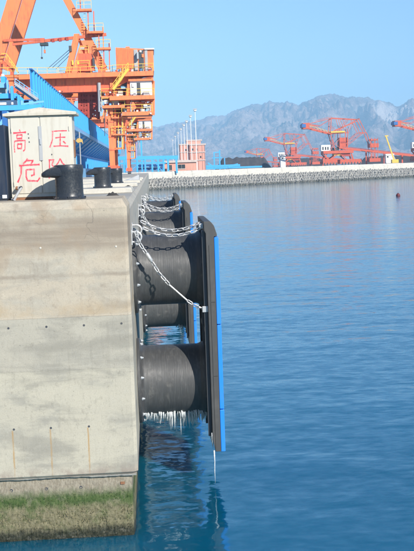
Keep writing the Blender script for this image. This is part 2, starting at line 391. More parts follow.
for i in range(NU+1):
    u = u0+(u1-u0)*i/NU
    H = ridge_h(u)
    H += 9*noise.fractal(Vector((u*170, 3.3, 0)), 0.8, 2.1, 5)-abs(8*noise.noise(Vector((u*420, 1.3, 0))))
    for j in range(NR+1):
        yy = 3600+(7600-3600)*j/NR
        t = (yy-6000)/(2400 if yy < 6000 else 1600)
        s = max(0.0, 1-abs(t))
        prof = s**1.25
        q = Vector((u*yy*0.0016, yy*0.0016, 0))
        rid = 1-abs(noise.fractal(q*2.0+Vector((5, 1, 2)), 0.9, 2.1, 6))*1.5
        spur = 1-abs(noise.noise(Vector((u*26+noise.noise(q)*0.9, yy*0.0004, 7))))*1.9
        mod = 4*s*(1-s)
        h = H*prof*(1+0.9*mod*(rid-0.72)+0.34*mod*(spur-0.55)) + 90*s*(1-s)*noise.fractal(q*6, 0.75, 2.1, 6)
        if t < 0:
            h = min(h, H*yy/6000*0.985+0.0) if s < 0.985 else h
        vs.append((u*yy, yy, max(5.2, h+5.2)))
for i in range(NU):
    for j in range(NR):
        a = i*(NR+1)+j; fs.append((a, a+NR+1, a+NR+2, a+1))
hill = MB(); hill.v = vs; hill.f = fs
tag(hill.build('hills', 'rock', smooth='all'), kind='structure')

# ------------------------------------------------------------------ quay
DECK = EZ-0.45; LOWD = EZ-0.60
WX = -0.42                                 # sea wall face
quay = empty('quay', (WX, 17.25, 0), 'pale stained concrete quay wall with chamfered edge and algae along its foot', 'quay')
QL = -34.0
def lift(name, mat, x1, y0, y1, z0, z1, ch=0.055, top=None, bot=0.0):
    """a concrete lift with chamfered corner (and chamfered top when 'top' is given)"""
    def ring(ins, z, c=ch):
        xa, ya = x1-ins, y0+ins
        return [(QL, ya, z), (xa-c, ya, z), (xa, ya+c, z), (xa, y1, z), (QL, y1, z)]
    rings = []
    if bot: rings += [ring(bot, z0), ring(0, z0+bot)]
    else: rings += [ring(0, z0)]
    if top: rings += [ring(0, z1-top[1]), ring(top[0], z1)]
    else: rings += [ring(0, z1)]
    v = [p for r in rings for p in r]; n = 5; f = [tuple(reversed(range(n))), tuple(range(len(v)-n, len(v)))]
    for k in range(len(rings)-1):
        for j in range(n): f.append((k*n+j, k*n+(j+1) % n, (k+1)*n+(j+1) % n, (k+1)*n+j))
    return MB().poly(v, f).build(name, mat, quay)
E1 = 19.55                                  # end of the raised end block
lift('cap_block', 'conc_up', WX, 17.25, E1, EZ-2.465, DECK, top=(0.085, 0.15))
lift('wall_block', 'conc_mid', WX+0.006, 17.243, E1, EZ-3.3895, EZ-2.467, ch=0.06)
lift('wall_block', 'conc_low', WX+0.003, 17.2455, E1, EZ-5.31, EZ-3.39, ch=0.06, bot=0.05)
y = E1
i = 0
while y < 345:
    y2 = min(y+ (9.45 if i == 0 else 12.0), 345.5); gp = 0.02
    MB().prism([(QL, EZ-2.465), (WX, EZ-2.465), (WX, LOWD-0.12), (WX-0.085, LOWD), (QL, LOWD)], y+gp, y2).build('cap_block', 'conc_deck', quay)
    MB().prism([(QL, EZ-5.31), (WX-0.004, EZ-5.31), (WX-0.004, EZ-2.475), (QL, EZ-2.475)], y+gp, y2).build('wall_block', 'conc_mid', quay)
    y = y2; i += 1
# tidal foot below the overhang, with real unevenness
foot = MB(); nx, nz = 200, 60
for (A, Bp, nrm, n1) in (((-9, 17.36), (-0.535, 17.36), (0, -1), 300), ((-0.535, 17.36), (-0.535, 60), (1, 0), 160)):
    k = len(foot.v)
    for i in range(n1+1):
        for j in range(nz+1):
            tt = i/n1; x = A[0]+(Bp[0]-A[0])*tt; yy = A[1]+(Bp[1]-A[1])*tt; z = -0.7+(EZ-5.30+0.7)*j/nz
            rough = max(0.0, min(1.0, (1.05-z)/0.5))
            d = 0.014*noise.fractal(Vector((x*9, yy*9, z*9)), 0.8, 2.2, 4)*(0.3+rough) + 0.02*rough
            if (i == n1 and nrm[1]) or (i == 0 and nrm[0]): d = 0
            foot.v.append((x+nrm[0]*d, yy+nrm[1]*d, z))
    for i in range(n1):
        for j in range(nz):
            a = k+i*(nz+1)+j; foot.f.append((a, a+nz+1, a+nz+2, a+1))
foot.build('tidal_wall', 'algae', quay)
MB().box((QL, 17.6, -0.7), (-0.62, 345, EZ-5.33)).build('core', 'conc_mid', quay)
# barnacle crust on the foot
bar = MB(); rr = random.Random(3)
for k in range(1500):
    z = rr.betavariate(1.6, 1.5)*0.80+0.03; x = rr.uniform(-4.5, -0.55); s = rr.uniform(0.005, 0.014)*(1.25 if z < 0.5 else 0.7)
    yb = 17.345; hgt = s*rr.uniform(0.3, 0.8); n = 5; kx = len(bar.v)
    for j in range(n):
        t = 2*math.pi*j/n; bar.v.append((x+s*math.cos(t), yb+0.01, z+s*math.sin(t)*1.2))
    for j in range(n):
        t = 2*math.pi*j/n; bar.v.append((x+0.4*s*math.cos(t), yb-hgt-0.012, z+0.4*s*math.sin(t)))
    for j in range(n): bar.f.append((kx+j, kx+(j+1) % n, kx+n+(j+1) % n, kx+n+j))
    bar.f.append(tuple(kx+n+j for j in range(n)))
tag(bar.build('barnacle_crust', 'algae', quay), kind='stuff')
# formwork tie holes on the end face: rimmed discs, hole shade put into dark colour
hole_me = None
def hole(px, py, r=0.022, Y=17.243):
    global hole_me
    q = P(px, py, Y)
    if hole_me is None:
        mb = MB(); n = 10; 
        for rad, yy in ((1.35, 0.0), (1.25, -0.16), (0.85, -0.16), (0.75, 0.35*0+0.0)):
            for j in range(n):
                t = 2*math.pi*j/n; mb.v.append((rad*math.cos(t), yy, rad*math.sin(t)))
        for k in range(3):
            for j in range(n): mb.f.append((k*n+j, k*n+(j+1) % n, (k+1)*n+(j+1) % n, (k+1)*n+j))
        mb.f.append(tuple(3*n+j for j in range(n)))
        hole_me = mb.mesh('tie_hole'); hole_me.materials.append(M['dark'])
    o = shared(None, hole_me, 'tie_hole', quay, Matrix.Translation((q.x, Y-0.001, q.z)) @ Matrix.Scale(r, 4))
for px, py in ((8.5, 328.3), (46.5, 326.8), (84, 325.3), (121.5, 323.4)): hole(px, py, 0.015, 17.242)
for px, py in ((14, 429.5), (51, 428.0), (89, 426.4)): hole(px, py, 0.015, 17.2445)
for px, py in ((11.5, 490.5), (46.5, 488.8), (81, 487.3)): hole(px, py, 0.022, 17.355)
hw = MB()
for px, py in ((40.5, 248), (116, 246.5)):
    q = P(px, py, 17.25); hw = MB()
    hw.lathe([(0.004, -0.008), (0.014, -0.007), (0.019, 0.0)], 'z', (0, 0, 0), 10)
    o = hw.build('plug', 'conc_crown', quay); o.matrix_parent_inverse = Matrix.Translation(-quay.location)
    o.matrix_basis = Matrix.Translation((q.x, 17.249, q.z)) @ Matrix.Rotation(math.radians(-90), 4, 'X')
lip = MB(); n1 = 260
for i in range(n1+1):
    x = -6+(WX-0.03+6)*i/n1; d = 0.016+0.014*noise.fractal(Vector((x*3, 2.2, 0)), 0.9, 2.1, 4); dp = 0.012*noise.noise(Vector((x*13, 5, 1)))
    d = max(0.004, d) + 0.014*max(0.0, min(1.0, (x+1.5)/0.4))
    lip.v += [(x, 17.285+dp, EZ-5.309), (x, 17.30+dp, EZ-5.311-d), (x, 17.40, EZ-5.311-d*0.6), (x, 17.40, EZ-5.309)]
for i in range(n1):
    for j in range(4): lip.f.append((i*4+j, (i+1)*4+j, (i+1)*4+(j+1) % 4, i*4+(j+1) % 4))
lip.build('mortar_lip', 'conc_deck', quay)
# rusty embedded plate by the corner of the foot
q = P(122.5, 483, 17.34); MB().box((q.x-0.035, 17.335, q.z-0.022), (q.x+0.04, 17.36, q.z+0.02)).build('embedded_plate', 'rust', quay)
# raised bollard plinths
for k, yc in enumerate((30.0, 42.0, 54.0, 66.0, 78.0)):
    v = []; 
    MB().prism([(-14, LOWD+0.004), (WX-0.10, LOWD+0.004), (WX-0.12, DECK-0.03), (WX-0.15, DECK), (-14, DECK)], yc-1.2, yc+1.4).build('plinth', 'conc_crown', quay, bevel=0.015)

# ------------------------------------------------------------------ breakwater
bw = empty('breakwater', BW(-12, 0, 0), 'long pale concrete breakwater with a skirt of grey armour blocks', 'breakwater')
t = -14.0; i = 0
while t < 400:
    L = 9.0; z1 = EZ-0.30+0.04*math.sin(i*2.1); v = []
    for tt in (t+0.04, t+L-0.04):
        for n_, z in ((-3.6, 3.0), (-3.6, 0.2), (-9.5, 0.2), (-9.5, z1-0.9), (-7.5, z1-0.9), (-7.5, z1), (-4.4, z1), (-4.1, z1-0.25)):
            v.append(BW(tt, n_, z))
    m_ = 8; fs = [tuple(range(m_)), tuple(range(2*m_-1, m_-1, -1))] + [(j, j+m_, (j+1) % m_+m_, (j+1) % m_) for j in range(m_)]
    MB().poly(v, fs).build('crown_block', 'conc_crown', bw); t += L; i += 1
# concrete berm in front of the crown wall + armour units
MB().poly([BW(-14, -4.0, 3.8), BW(400, -4.0, 3.8), BW(400, -3.0, 3.5), BW(-14, -3.0, 3.5), BW(-14, 3.2, -0.6), BW(400, 3.2, -0.6), BW(400, -4.0, -0.6), BW(-14, -4.0, -0.6)],
          [(0,1,2,3),(3,2,5,4),(4,5,6,7),(7,6,1,0),(0,3,4,7),(1,5,6,2) if False else (1,6,5,2)]).build('rubble_core', 'core', bw)
arm = MB(); ra = random.Random(5)
from mathutils import Euler
def unit(c, s_, rot):
    for ax, L, wa, wb in ((Vector((0, 0, 1)), 1.25, 0.34, 0.24), (Vector((0, 0, -1)), 1.0, 0.34, 0.26), (Vector((1, 0, 0)), 0.62, 0.28, 0.18), (Vector((-1, 0, 0)), 0.62, 0.28, 0.18), (Vector((0, -1, 0)), 0.75, 0.28, 0.18)):
        d = rot @ ax; tmp = rot @ (Vector((0, 1, 0)) if abs(ax.y) < 0.5 else Vector((1, 0, 0))); b_ = d.cross(tmp); k = len(arm.v)
        for rad, ll in ((wa, 0.0), (wb, L)):
            for q1, q2 in ((-1, -1), (1, -1), (1, 1), (-1, 1)): arm.v.append(tuple(c + d*(ll*s_) + (tmp*q1+b_*q2)*(rad*s_)))
        for j in range(4): arm.f.append((k+j, k+(j+1) % 4, k+4+(j+1) % 4, k+4+j))
        arm.f.append(tuple(k+4+j for j in range(4)))
for row in range(4):
    tt = -13.0+0.5*row
    while tt < 330:
        n_ = -2.0+row*1.55; z = 3.05-row*1.0
        rot = Euler((ra.uniform(-0.25, 0.25)+0.45, ra.uniform(-0.3, 0.3), math.atan2(0.6, 0.8)+ra.uniform(-0.5, 0.5))).to_matrix()
        unit(BW(tt+ra.uniform(-0.12, 0.12), n_+ra.uniform(-0.2, 0.2), z+ra.uniform(-0.15, 0.15)), ra.uniform(0.78, 0.95), rot)
        tt += ra.uniform(1.15, 1.45)
tag(arm.build('armour_unit', 'armour', bw), kind='stuff')

# ================================================================== FENDERS
FY, FS = 21.0, 12.0
ZC = (EZ-2.07, EZ-4.42); RD = 0.735; PX0, PX1, PX2 = 1.055, 1.215, 1.305
PZ0, PZ1 = EZ-5.70, EZ-1.03
def make_fender():
    root = empty('fender', (WX, FY, ZC[0]))
    nb = 0
    for zc in ZC:
        prof = [(0.90, WX+0.002), (0.90, WX+0.05), (0.86, WX+0.085), (0.78, WX+0.10), (0.748, WX+0.13), (0.742, WX+0.17), (0.735, WX+0.20), (RD, 0.30), (RD, 0.45), (RD, 0.6)]
        prof += [(RD, 0.75), (RD, 0.86), (0.745, 0.90), (0.775, 0.94), (0.775, 1.02), (0.775, PX0-0.002)]
        d = MB().lathe(prof, 'x', (0, FY, zc), 72).build('rubber_drum', 'rubber', root, smooth=True)
        for k in range(12):
            a = 2*math.pi*(k+0.5)/12; by, bz = FY+0.84*math.cos(a), zc+0.84*math.sin(a)
            MB().lathe([(0.036, WX+0.060), (0.036, WX+0.098), (0.024, WX+0.100), (0.024, WX+0.125), (0.014, WX+0.127), (0.014, WX+0.138)], 'x', (0, by, bz), 6).build('bolt', 'bolt', d)
        for k in range(8):
            a = 2*math.pi*(k+0.5)/8; by, bz = FY+0.95*math.cos(a), zc+0.86*math.sin(a)
            MB().lathe([(0.035, PX0-0.045), (0.035, PX0-0.02), (0.035, PX0-0.001)], 'x', (0, by, bz), 6).build('bolt', 'bolt', root)
    y0, y1 = FY-1.25, FY+1.25
    # frontal frame: chamfered top, stepped foot
    pn = MB(); pn.prism([(PX0, PZ0+0.26), (PX0+0.03, PZ0+0.10), (PX0+0.05, PZ0), (PX1, PZ0), (PX1, PZ1-0.305), (PX1+0.06, PZ1-0.30), (PX1+0.062, PZ1-0.26), (PX1+0.01, PZ1-0.09), (PX1-0.05, PZ1-0.01), (PX1-0.075, PZ1), (PX0-0.03, PZ1), (PX0-0.035, PZ1-0.015), (PX0-0.03, PZ1-0.18), (PX0, PZ1-0.24)], y0, y1)
    pan = pn.build('frontal_panel', 'panel', root, bevel=0.008)
    # closing strip along the near and far edges and its joints
    for ya, yb in ((y0-0.012, y0-0.001), (y1+0.001, y1+0.012)):
        zz = PZ0+0.01
        for L in (1.55, 1.5, 1.15):
            MB().box((PX0+0.055, ya, zz), (PX1-0.012, yb, zz+L-0.012)).build('edge_strip', 'panel', pan); zz += L
    # steel ribs on the back of the panel
    for yy in (y0+0.12, FY-0.1, y1-0.22):
        MB().box((PX0-0.075, yy, PZ0+0.30), (PX0-0.002, yy+0.09, PZ1-0.20)).build('rib', 'dark', pan)
    for zz in (PZ0+0.5, PZ1-1.0, (PZ0+PZ1)/2):
        MB().box((PX0-0.05, y0+0.215, zz), (PX0-0.003, y1-0.225, zz+0.09)).build('rib', 'dark', pan)
    # blue facing pads, three high and two wide, each with bolts on its face
    zs = [PZ0-0.01, PZ0+0.87, PZ0+2.60, PZ1-0.31]
    for a, b in zip(zs, zs[1:]):
        for c, dd in ((y0-0.004, FY-0.006), (FY+0.006, y1+0.004)):
            pd = MB().box((PX1+0.002, c, a+0.008), (PX2, dd, b-0.008)).build('facing_pad', 'pad_blue', root, bevel=0.012)
            for sy in (c+0.25, dd-0.25):
                for sz in (a+0.2, b-0.2):
                    MB().lathe([(0.05, PX2-0.004), (0.05, PX2+0.004)], 'x', (0, sy, sz), 10).build('bolt_recess', 'dark', pd)
    # two lugs for the chains on the top of the panel and one half way down
    for yy, zz in ((19.93, EZ-1.13), (20.55, EZ-1.13)):
        MB().box((PX0-0.12, yy-0.016, zz-0.045), (PX0-0.036, yy+0.016, zz+0.055)).build('chain_lug', 'galv', root, bevel=0.006)
        MB().tube([(PX0-0.10, yy-0.07, zz), (PX0-0.10, yy+0.07, zz)], 0.02, 8).build('shackle_pin', 'galv', root)
    q = P(205.5, 309.5, 19.80)
    MB().box((q.x-0.06, 19.83, q.z-0.06), (PX0+0.02, 19.88, q.z+0.06)).build('chain_lug', 'galv', root, bevel=0.006)
    # wall brackets: plate and U-shaped ring
    for yy, zz in ((20.05, EZ-1.30), (20.75, EZ-1.20)):
        MB().box((WX+0.001, yy-0.17, zz-0.15), (WX+0.022, yy+0.17, zz+0.15)).build('bracket_plate', 'galv', root, bevel=0.004)
        pts = [(WX+0.02, yy, zz+0.10), (WX+0.10, yy, zz+0.10)]
        for k in range(1, 8):
            a = math.pi*(0.5-k/8); pts.append((WX+0.10+0.10*math.cos(a), yy, zz+0.10*math.sin(a)))
        pts += [(WX+0.10, yy, zz-0.10), (WX+0.02, yy, zz-0.10)]
        MB().tube(pts, 0.021, 8).build('bracket_ring', 'galv', root, smooth=True)
    return root
fender = make_fender()
# ice fringe under the lower drum and panel foot (too fine to count)
def ice_fringe(root, seed, dy, cnt=430, xa=WX+0.12):
    ri = random.Random(seed); mb = MB()
    for k in range(cnt):
        x = ri.uniform(xa, 1.02); a = ri.uniform(-0.62, 0.55); r = RD
        yb = FY+dy+r*math.sin(a); zb = ZC[1]-r*math.cos(a)+0.012
        core = max(0.0, 1-abs(x-0.42)/0.75)
        L = ri.uniform(0.04, 0.13)+core*ri.random()**2*0.34+0.03; rad = ri.uniform(0.008, 0.022)
        sx, sy = ri.uniform(-.01, .01), ri.uniform(-.01, .01)
        mb.tube([(x, yb, zb), (x+sx*.5, yb+sy*.5, zb-L*0.5), (x+sx, yb+sy, zb-L)], [rad, rad*0.62, 0.0012], 5)
    for k in range(cnt//3):
        x = ri.uniform(xa, 1.0); a = ri.uniform(-0.5, 0.5); yb = FY+dy+RD*math.sin(a); zb = ZC[1]-RD*math.cos(a)+0.012; rd_ = ri.uniform(0.018, 0.042); L = ri.uniform(0.02, 0.07)
        mb.tube([(x, yb, zb), (x+0.004, yb, zb-L*0.5), (x+0.006, yb, zb-L)], [rd_, rd_*0.7, rd_*0.15], 6)
    for k in range(34):
        yb = FY+dy+ri.uniform(-1.22, 0.4); zz = ri.uniform(0.0, 0.30); L = ri.uniform(0.08, 0.3); rad = ri.uniform(.006, .014)
        xx = PX0+0.03-0.1*zz-0.012
        mb.tube([(xx, yb, PZ0+zz+0.1), (xx, yb, PZ0+zz+0.1-L*0.6), (xx, yb, PZ0+zz+0.1-L)], [rad, rad*0.6, 0.001], 5)
    o = mb.build('icicle_fringe', 'ice', root, smooth='all'); tag(o, kind='stuff'); return o
q = P(214.3, 452, 19.76)
MB().tube([(q.x, 19.78, q.z+0.03), (q.x+0.004, 19.78, q.z-0.2), (q.x-0.003, 19.78, q.z-0.42), (q.x+0.002, 19.78, q.z-0.66)], [0.016, 0.011, 0.008, 0.002], 6).build('icicle', 'ice', fender, smooth='all')
f2 = copy_tree(fender, None, (0, FS, 0)); f3 = copy_tree(fender, None, (0, 2*FS, 0))
ice_fringe(fender, 11, 0.0); ice_fringe(f2, 12, FS, 26, 0.6); ice_fringe(f3, 13, 2*FS, 26, 0.5)
tag(fender, 'nearest black twin-drum rubber fender with blue-faced panel and icicles beneath', 'fender', 'fenders along the quay')
tag(f2, 'second twin-drum rubber fender with blue pads, just behind the nearest one', 'fender', 'fenders along the quay')
tag(f3, 'farthest small black rubber fender nearest the breakwater, only its top showing', 'fender', 'fenders along the quay')

# ------------------------------------------------------------------ chains
def link_mesh(L, W, r, name):
    mb = MB(); pts = []; n = 12; hl = L/2-W/2
    for k in range(n):
        a = 2*math.pi*k/n; pts.append(Vector(((hl if math.cos(a) > 0 else -hl)+(W/2-r)*math.cos(a), (W/2-r)*math.sin(a), 0)))
    m_ = 6
    for k in range(n):
        d = (pts[(k+1) % n]-pts[k-1]).normalized(); a = d.cross(Vector((0, 0, 1)))
        for j in range(m_):
            t_ = 2*math.pi*j/m_; mb.v.append(tuple(pts[k]+a*(r*math.cos(t_))+Vector((0, 0, r*math.sin(t_)))))
    for k in range(n):
        for j in range(m_):
            mb.f.append((k*m_+j, ((k+1) % n)*m_+j, ((k+1) % n)*m_+(j+1) % m_, k*m_+(j+1) % m_))
    me = mb.mesh(name, True); me.materials.append(M['galv']); return me
LK = link_mesh(0.155, 0.088, 0.0135, 'link')
def place_links(root, path, pitch, start_twist=0, rnd=None):
    """path: list of points; links at equal spacing, alternately turned a quarter"""
    d = [0]
    for a, b in zip(path, path[1:]): d.append(d[-1]+(b-a).length)
    n = max(1, round(d[-1]/pitch)); st = d[-1]/n
    for k in range(n):
        s_ = (k+0.5)*st
        for i in range(len(path)-1):
            if d[i] <= s_ <= d[i+1]:
                p = path[i].lerp(path[i+1], (s_-d[i])/max(1e-6, d[i+1]-d[i])); t_ = (path[i+1]-path[i]).normalized(); break
        rot = t_.to_track_quat('X', 'Z').to_matrix().to_4x4()
        tw = Matrix.Rotation(math.radians(45+90*((k+start_twist) % 2)+rnd.uniform(-9, 9)), 4, 'X')
        shared(None, LK, 'link', root, Matrix.Translation(p) @ rot @ tw)
def sag_path(a, b, sag, n=40):
    return [a.lerp(b, i/n)-Vector((0, 0, 4*sag*(i/n)*(1-i/n))) for i in range(n+1)]
rc = random.Random(9)
def swag(label, a, b, sag, dz=0.0):
    root = empty('fender_chain', a, label, 'chain', 'fender chains')
    place_links(root, sag_path(a, b, sag), 0.118, 0, rc); return root
A1, B1 = Vector((WX+0.20, 20.75, EZ-1.02)), Vector((PX0-0.10, 20.55, EZ-1.10))
A2, B2 = Vector((WX+0.24, 20.05, EZ-1.12)), Vector((PX0-0.07, 19.93, EZ-1.15))
sw1 = swag('upper galvanised swag chain over the nearest fender, behind the lower one', A1, B1, 0.17)
sw2 = swag('lower galvanised swag chain over the nearest fender, in front of the upper one', A2, B2, 0.16)
W_ = lambda px, py: P(px, py, 19.95)
dg = empty('tension_chain', W_(135.5, 233), 'long diagonal chain with turnbuckle and rod across the nearest fender', 'chain')
place_links(dg, [W_(135.5, 231), W_(137.5, 238), W_(141, 245.5), W_(146.5, 254)], 0.118, 0, rc)
MB().tube([W_(146.2, 252.5), W_(147.0, 254), W_(151.3, 260.5), W_(152, 262)], [0.018, 0.042, 0.042, 0.018], 10).build('turnbuckle', 'galv', dg, smooth=True)
place_links(dg, [W_(152, 262), W_(159, 273), W_(169, 284.5)], 0.118, 1, rc)
MB().tube([W_(169, 284.5), W_(187, 300.2)], 0.017, 8).build('tie_rod', 'galv', dg, smooth=True)
place_links(dg, [W_(187, 300.2), W_(194, 305), W_(199, 307.3)], 0.118, 0, rc)
MB().tube([W_(199, 307), W_(205.5, 310)], [0.02, 0.024], 8).build('shackle', 'galv', dg, smooth=True)
for k, (n1, n2, n3) in enumerate((('upper swag chain over the second fender', 'lower swag chain over the second fender', 'diagonal chain crossing the second fender'),
                                  ('upper swag chain over the farthest fender', 'lower swag chain over the farthest fender', 'diagonal chain crossing the farthest fender'))):
    off = (0, FS*(k+1), 0)
    tag(copy_tree(sw1, None, off), n1); tag(copy_tree(sw2, None, off), n2); tag(copy_tree(dg, None, off), n3)

# ================================================================== DECK FURNITURE
# ------------------------------------------------------------------ bollards
def make_bollard():
    root = empty('bollard', (-1.44, 18.0, DECK), None, 'bollard', 'bollards along the quay edge')
    x0, y0 = -1.44, 18.0
    MB().lathe([(0.285, DECK+0.002), (0.285, DECK+0.02), (0.265, DECK+0.035), (0.252, DECK+0.06), (0.246, DECK+0.12), (0.246, DECK+0.40), (0.256, DECK+0.46), (0.262, DECK+0.50), (0.262, DECK+0.585), (0.252, DECK+0.605), (0.22, DECK+0.615)], 'z', (x0, y0, 0), 40).build('post', 'bollard', root, smooth=True)
    # the landward beak: rounded wedge swept to the left
    mb = MB(); secs = []
    for s_, wd, za, zb in ((0.05, 0.245, 0.36, 0.605), (-0.20, 0.235, 0.38, 0.600), (-0.32, 0.20, 0.395, 0.565), (-0.39, 0.175, 0.395, 0.535), (-0.445, 0.145, 0.40, 0.50), (-0.475, 0.09, 0.415, 0.475)):
        k = len(mb.v); n = 14
        for j in range(n):
            a = 2*math.pi*j/n; cy = math.cos(a); sz = math.sin(a)
            e = 0.6; yy = wd*math.copysign(abs(cy)**e, cy); zz = (za+zb)/2+(zb-za)/2*math.copysign(abs(sz)**e, sz)
            mb.v.append((x0+s_, y0+yy, DECK+zz))
        secs.append(k)
    for a, b in zip(secs, secs[1:]):
        for j in range(14): mb.f.append((a+j, a+(j+1) % 14, b+(j+1) % 14, b+j))
    mb.f.append(tuple(range(14))); mb.f.append(tuple(secs[-1]+j for j in range(14)))
    mb.build('beak', 'bollard', root, smooth=True)
    for k in range(8):
        a = 2*math.pi*k/8
        MB().lathe([(0.022, DECK+0.019), (0.022, DECK+0.05), (0.012, DECK+0.052)], 'z', (x0+0.268*math.cos(a), y0+0.268*math.sin(a), 0), 6).build('bolt', 'bollard', root)
    return root
bo = make_bollard(); tag(bo, 'largest black hooked bollard, in front of the beige cabinet')
for k, lb in enumerate(('middle black hooked bollard on a raised pad, behind the largest one', 'smallest black hooked bollard, farthest along the quay edge')):
    tag(copy_tree(bo, None, (0.03+0.015*k, 12.0*(k+1), 0)), lb)

# ------------------------------------------------------------------ cabinet with warning characters
CY = 18.62; cx0, cx1 = -2.545, -1.385; cz0, cz1 = DECK, EZ+1.075; CD = 0.62
cab = empty('electrical_cabinet', ((cx0+cx1)/2, CY, DECK), 'beige steel cabinet with peaked roof and red painted warning characters', 'cabinet')
MB().box((cx0, CY, cz0+0.05), (cx1, CY+CD, cz1)).build('body', 'beige', cab, bevel=0.006)
MB().box((cx0+0.01, CY+0.012, cz0+0.002), (cx1-0.01, CY+CD-0.012, cz0+0.05)).build('base_frame', 'rust', cab)
ov = 0.085; ze = cz1+0.002; xm = (cx0+cx1)/2
rf = MB(); e = [(cx0-ov, CY-0.07), (cx1+ov, CY-0.07), (cx1+ov, CY+CD+0.07), (cx0-ov, CY+CD+0.07)]
v = [(x, y, ze) for x, y in e]+[(x, y, ze+0.05) for x, y in e]+[(xm, CY+0.02, ze+0.152), (xm, CY+CD-0.02, ze+0.152)]
rf.poly(v, [(3,2,1,0),(0,1,5,4),(1,2,6,5),(2,3,7,6),(3,0,4,7),(4,5,8),(5,6,9,8),(6,7,9),(7,4,8,9)])
rf.build('roof', 'roofc', cab, bevel=0.006)
doors = []
mid = P(41, 150, CY).x
for a, b in ((cx0+0.045, mid-0.012), (mid+0.012, cx1-0.045)):
    d = MB().box((a, CY-0.018, cz0+0.12), (b, CY-0.001, cz1-0.03)).build('door', 'beige', cab, bevel=0.005); doors.append(d)
    for zz in (cz0+0.3, cz1-0.25):
        hx = a+0.012 if a < mid-0.3 else b-0.012
        MB().tube([(hx, CY-0.026, zz-0.04), (hx, CY-0.026, zz+0.04)], 0.009, 8).build('hinge', 'beige', d)
h = MB().box((mid-0.03, CY-0.030, P(0, 162, CY).z-0.0), (mid+0.034, CY-0.0185, P(0, 127.5, CY).z)).build('lock_strip', 'grey', cab, bevel=0.004)
MB().box((mid-0.008, CY-0.05, P(0, 146, CY).z), (mid+0.014, CY-0.030, P(0, 140, CY).z)).build('handle', 'galv', h)
# louvre slots dots beside the first character and a lock hole
for px, py in ((28.5, 134), (29, 138), (29.5, 142), (52, 154.5)):
    q = P(px, py, CY); MB().lathe([(0.008, 0), (0.008, 0.006)], 'z', (0, 0, 0), 8)
    o = MB().box((q.x-0.009, CY-0.0225, q.z-0.012), (q.x+0.009, CY-0.0185, q.z+0.012)).build('lock_hole', 'dark', doors[0 if px < 40 else 1])
GLY = {
 'gao': [[(.48,1),(.55,.9)], [(.02,.84),(.5,.86),(.98,.88)], [(.28,.76),(.30,.6)], [(.28,.75),(.70,.77),(.66,.6)], [(.3,.6),(.68,.62)],
         [(.14,.0),(.10,.25),(.12,.50)], [(.12,.49),(.5,.52),(.92,.52),(.9,.12),(.76,.06)], [(.34,.36),(.36,.16)], [(.34,.36),(.68,.37),(.64,.16)], [(.36,.17),(.66,.18)]],
 'ya': [[(.10,.92),(.5,.95),(.92,.96)], [(.16,.92),(.14,.45),(.0,.03)], [(.30,.56),(.60,.60),(.84,.60)], [(.57,.82),(.56,.45),(.56,.13)], [(.2,.10),(.6,.12),(1,.10)], [(.72,.38),(.86,.24)]],
 'wei': [[(.42,1),(.36,.9),(.22,.78)], [(.36,.91),(.68,.92),(.58,.78)], [(.04,.70),(.5,.73),(.97,.75)], [(.14,.70),(.13,.35),(-.02,.0)],
         [(.36,.53),(.72,.55),(.72,.32),(.58,.28)], [(.36,.53),(.36,.25),(.42,.08),(.88,.06),(.98,.20)]],
 'xian': [[(.06,.96),(.07,.5),(.06,.0)], [(.06,.92),(.32,.94),(.2,.70),(.36,.52),(.26,.38),(.12,.42)], [(.68,1),(.56,.78),(.40,.62)], [(.68,.98),(.8,.78),(1,.62)],
          [(.54,.6),(.84,.61)], [(.48,.46),(.58,.22)], [(.68,.48),(.72,.26)], [(.92,.46),(.78,.14)], [(.40,.06),(.98,.10)]]}
rs = random.Random(4)
def glyph(ch, pxa, pya, pxb, pyb, door):
    k = 0
    for st in GLY[ch]:
        mb = MB(); pts = []
        for (x0, y0), (x1, y1) in zip(st, st[1:]):
            for i in range(5):
                pts.append((x0+(x1-x0)*i/5, y0+(y1-y0)*i/5))
        pts.append(st[-1]); wd = []
        n = len(pts); nrm = []
        for i in range(n):
            a = pts[max(0, i-1)]; b = pts[min(n-1, i+1)]; dx, dy = b[0]-a[0], b[1]-a[1]; L = math.hypot(dx, dy) or 1
            nrm.append((-dy/L, dx/L))
        Yp = CY-0.0195-0.0002*k; k += 1; vs = []
        for i, (x, y) in enumerate(pts):
            wv = 0.033*(0.75+0.5*rs.random())*(1.25 if i in (0, n-1) else 1.0)
            for sgn in (1, -1):
                u_, v_ = x+sgn*nrm[i][0]*wv, y+sgn*nrm[i][1]*wv
                q = P(pxa+(pxb-pxa)*u_, pyb+(pya-pyb)*v_, CY); vs.append((q.x, Yp, q.z))
        mb.poly(vs, [(2*i, 2*i+1, 2*i+3, 2*i+2) for i in range(n-1)])
        mb.build('brush_stroke', 'redpaint', door)
glyph('gao', 13.2, 129.5, 26.5, 152.5, doors[0]); glyph('ya', 50, 130, 68.5, 148, doors[1])
glyph('wei', 18.5, 158.5, 40.5, 182.5, doors[0]); glyph('xian', 48.5, 158.5, 66, 178.5, doors[1])
MB().box((cx1+0.001, CY+0.16, P(73, 157, CY).z), (cx1+0.014, CY+0.46, P(73, 139.5, CY).z)).build('side_plate', 'rust', cab)
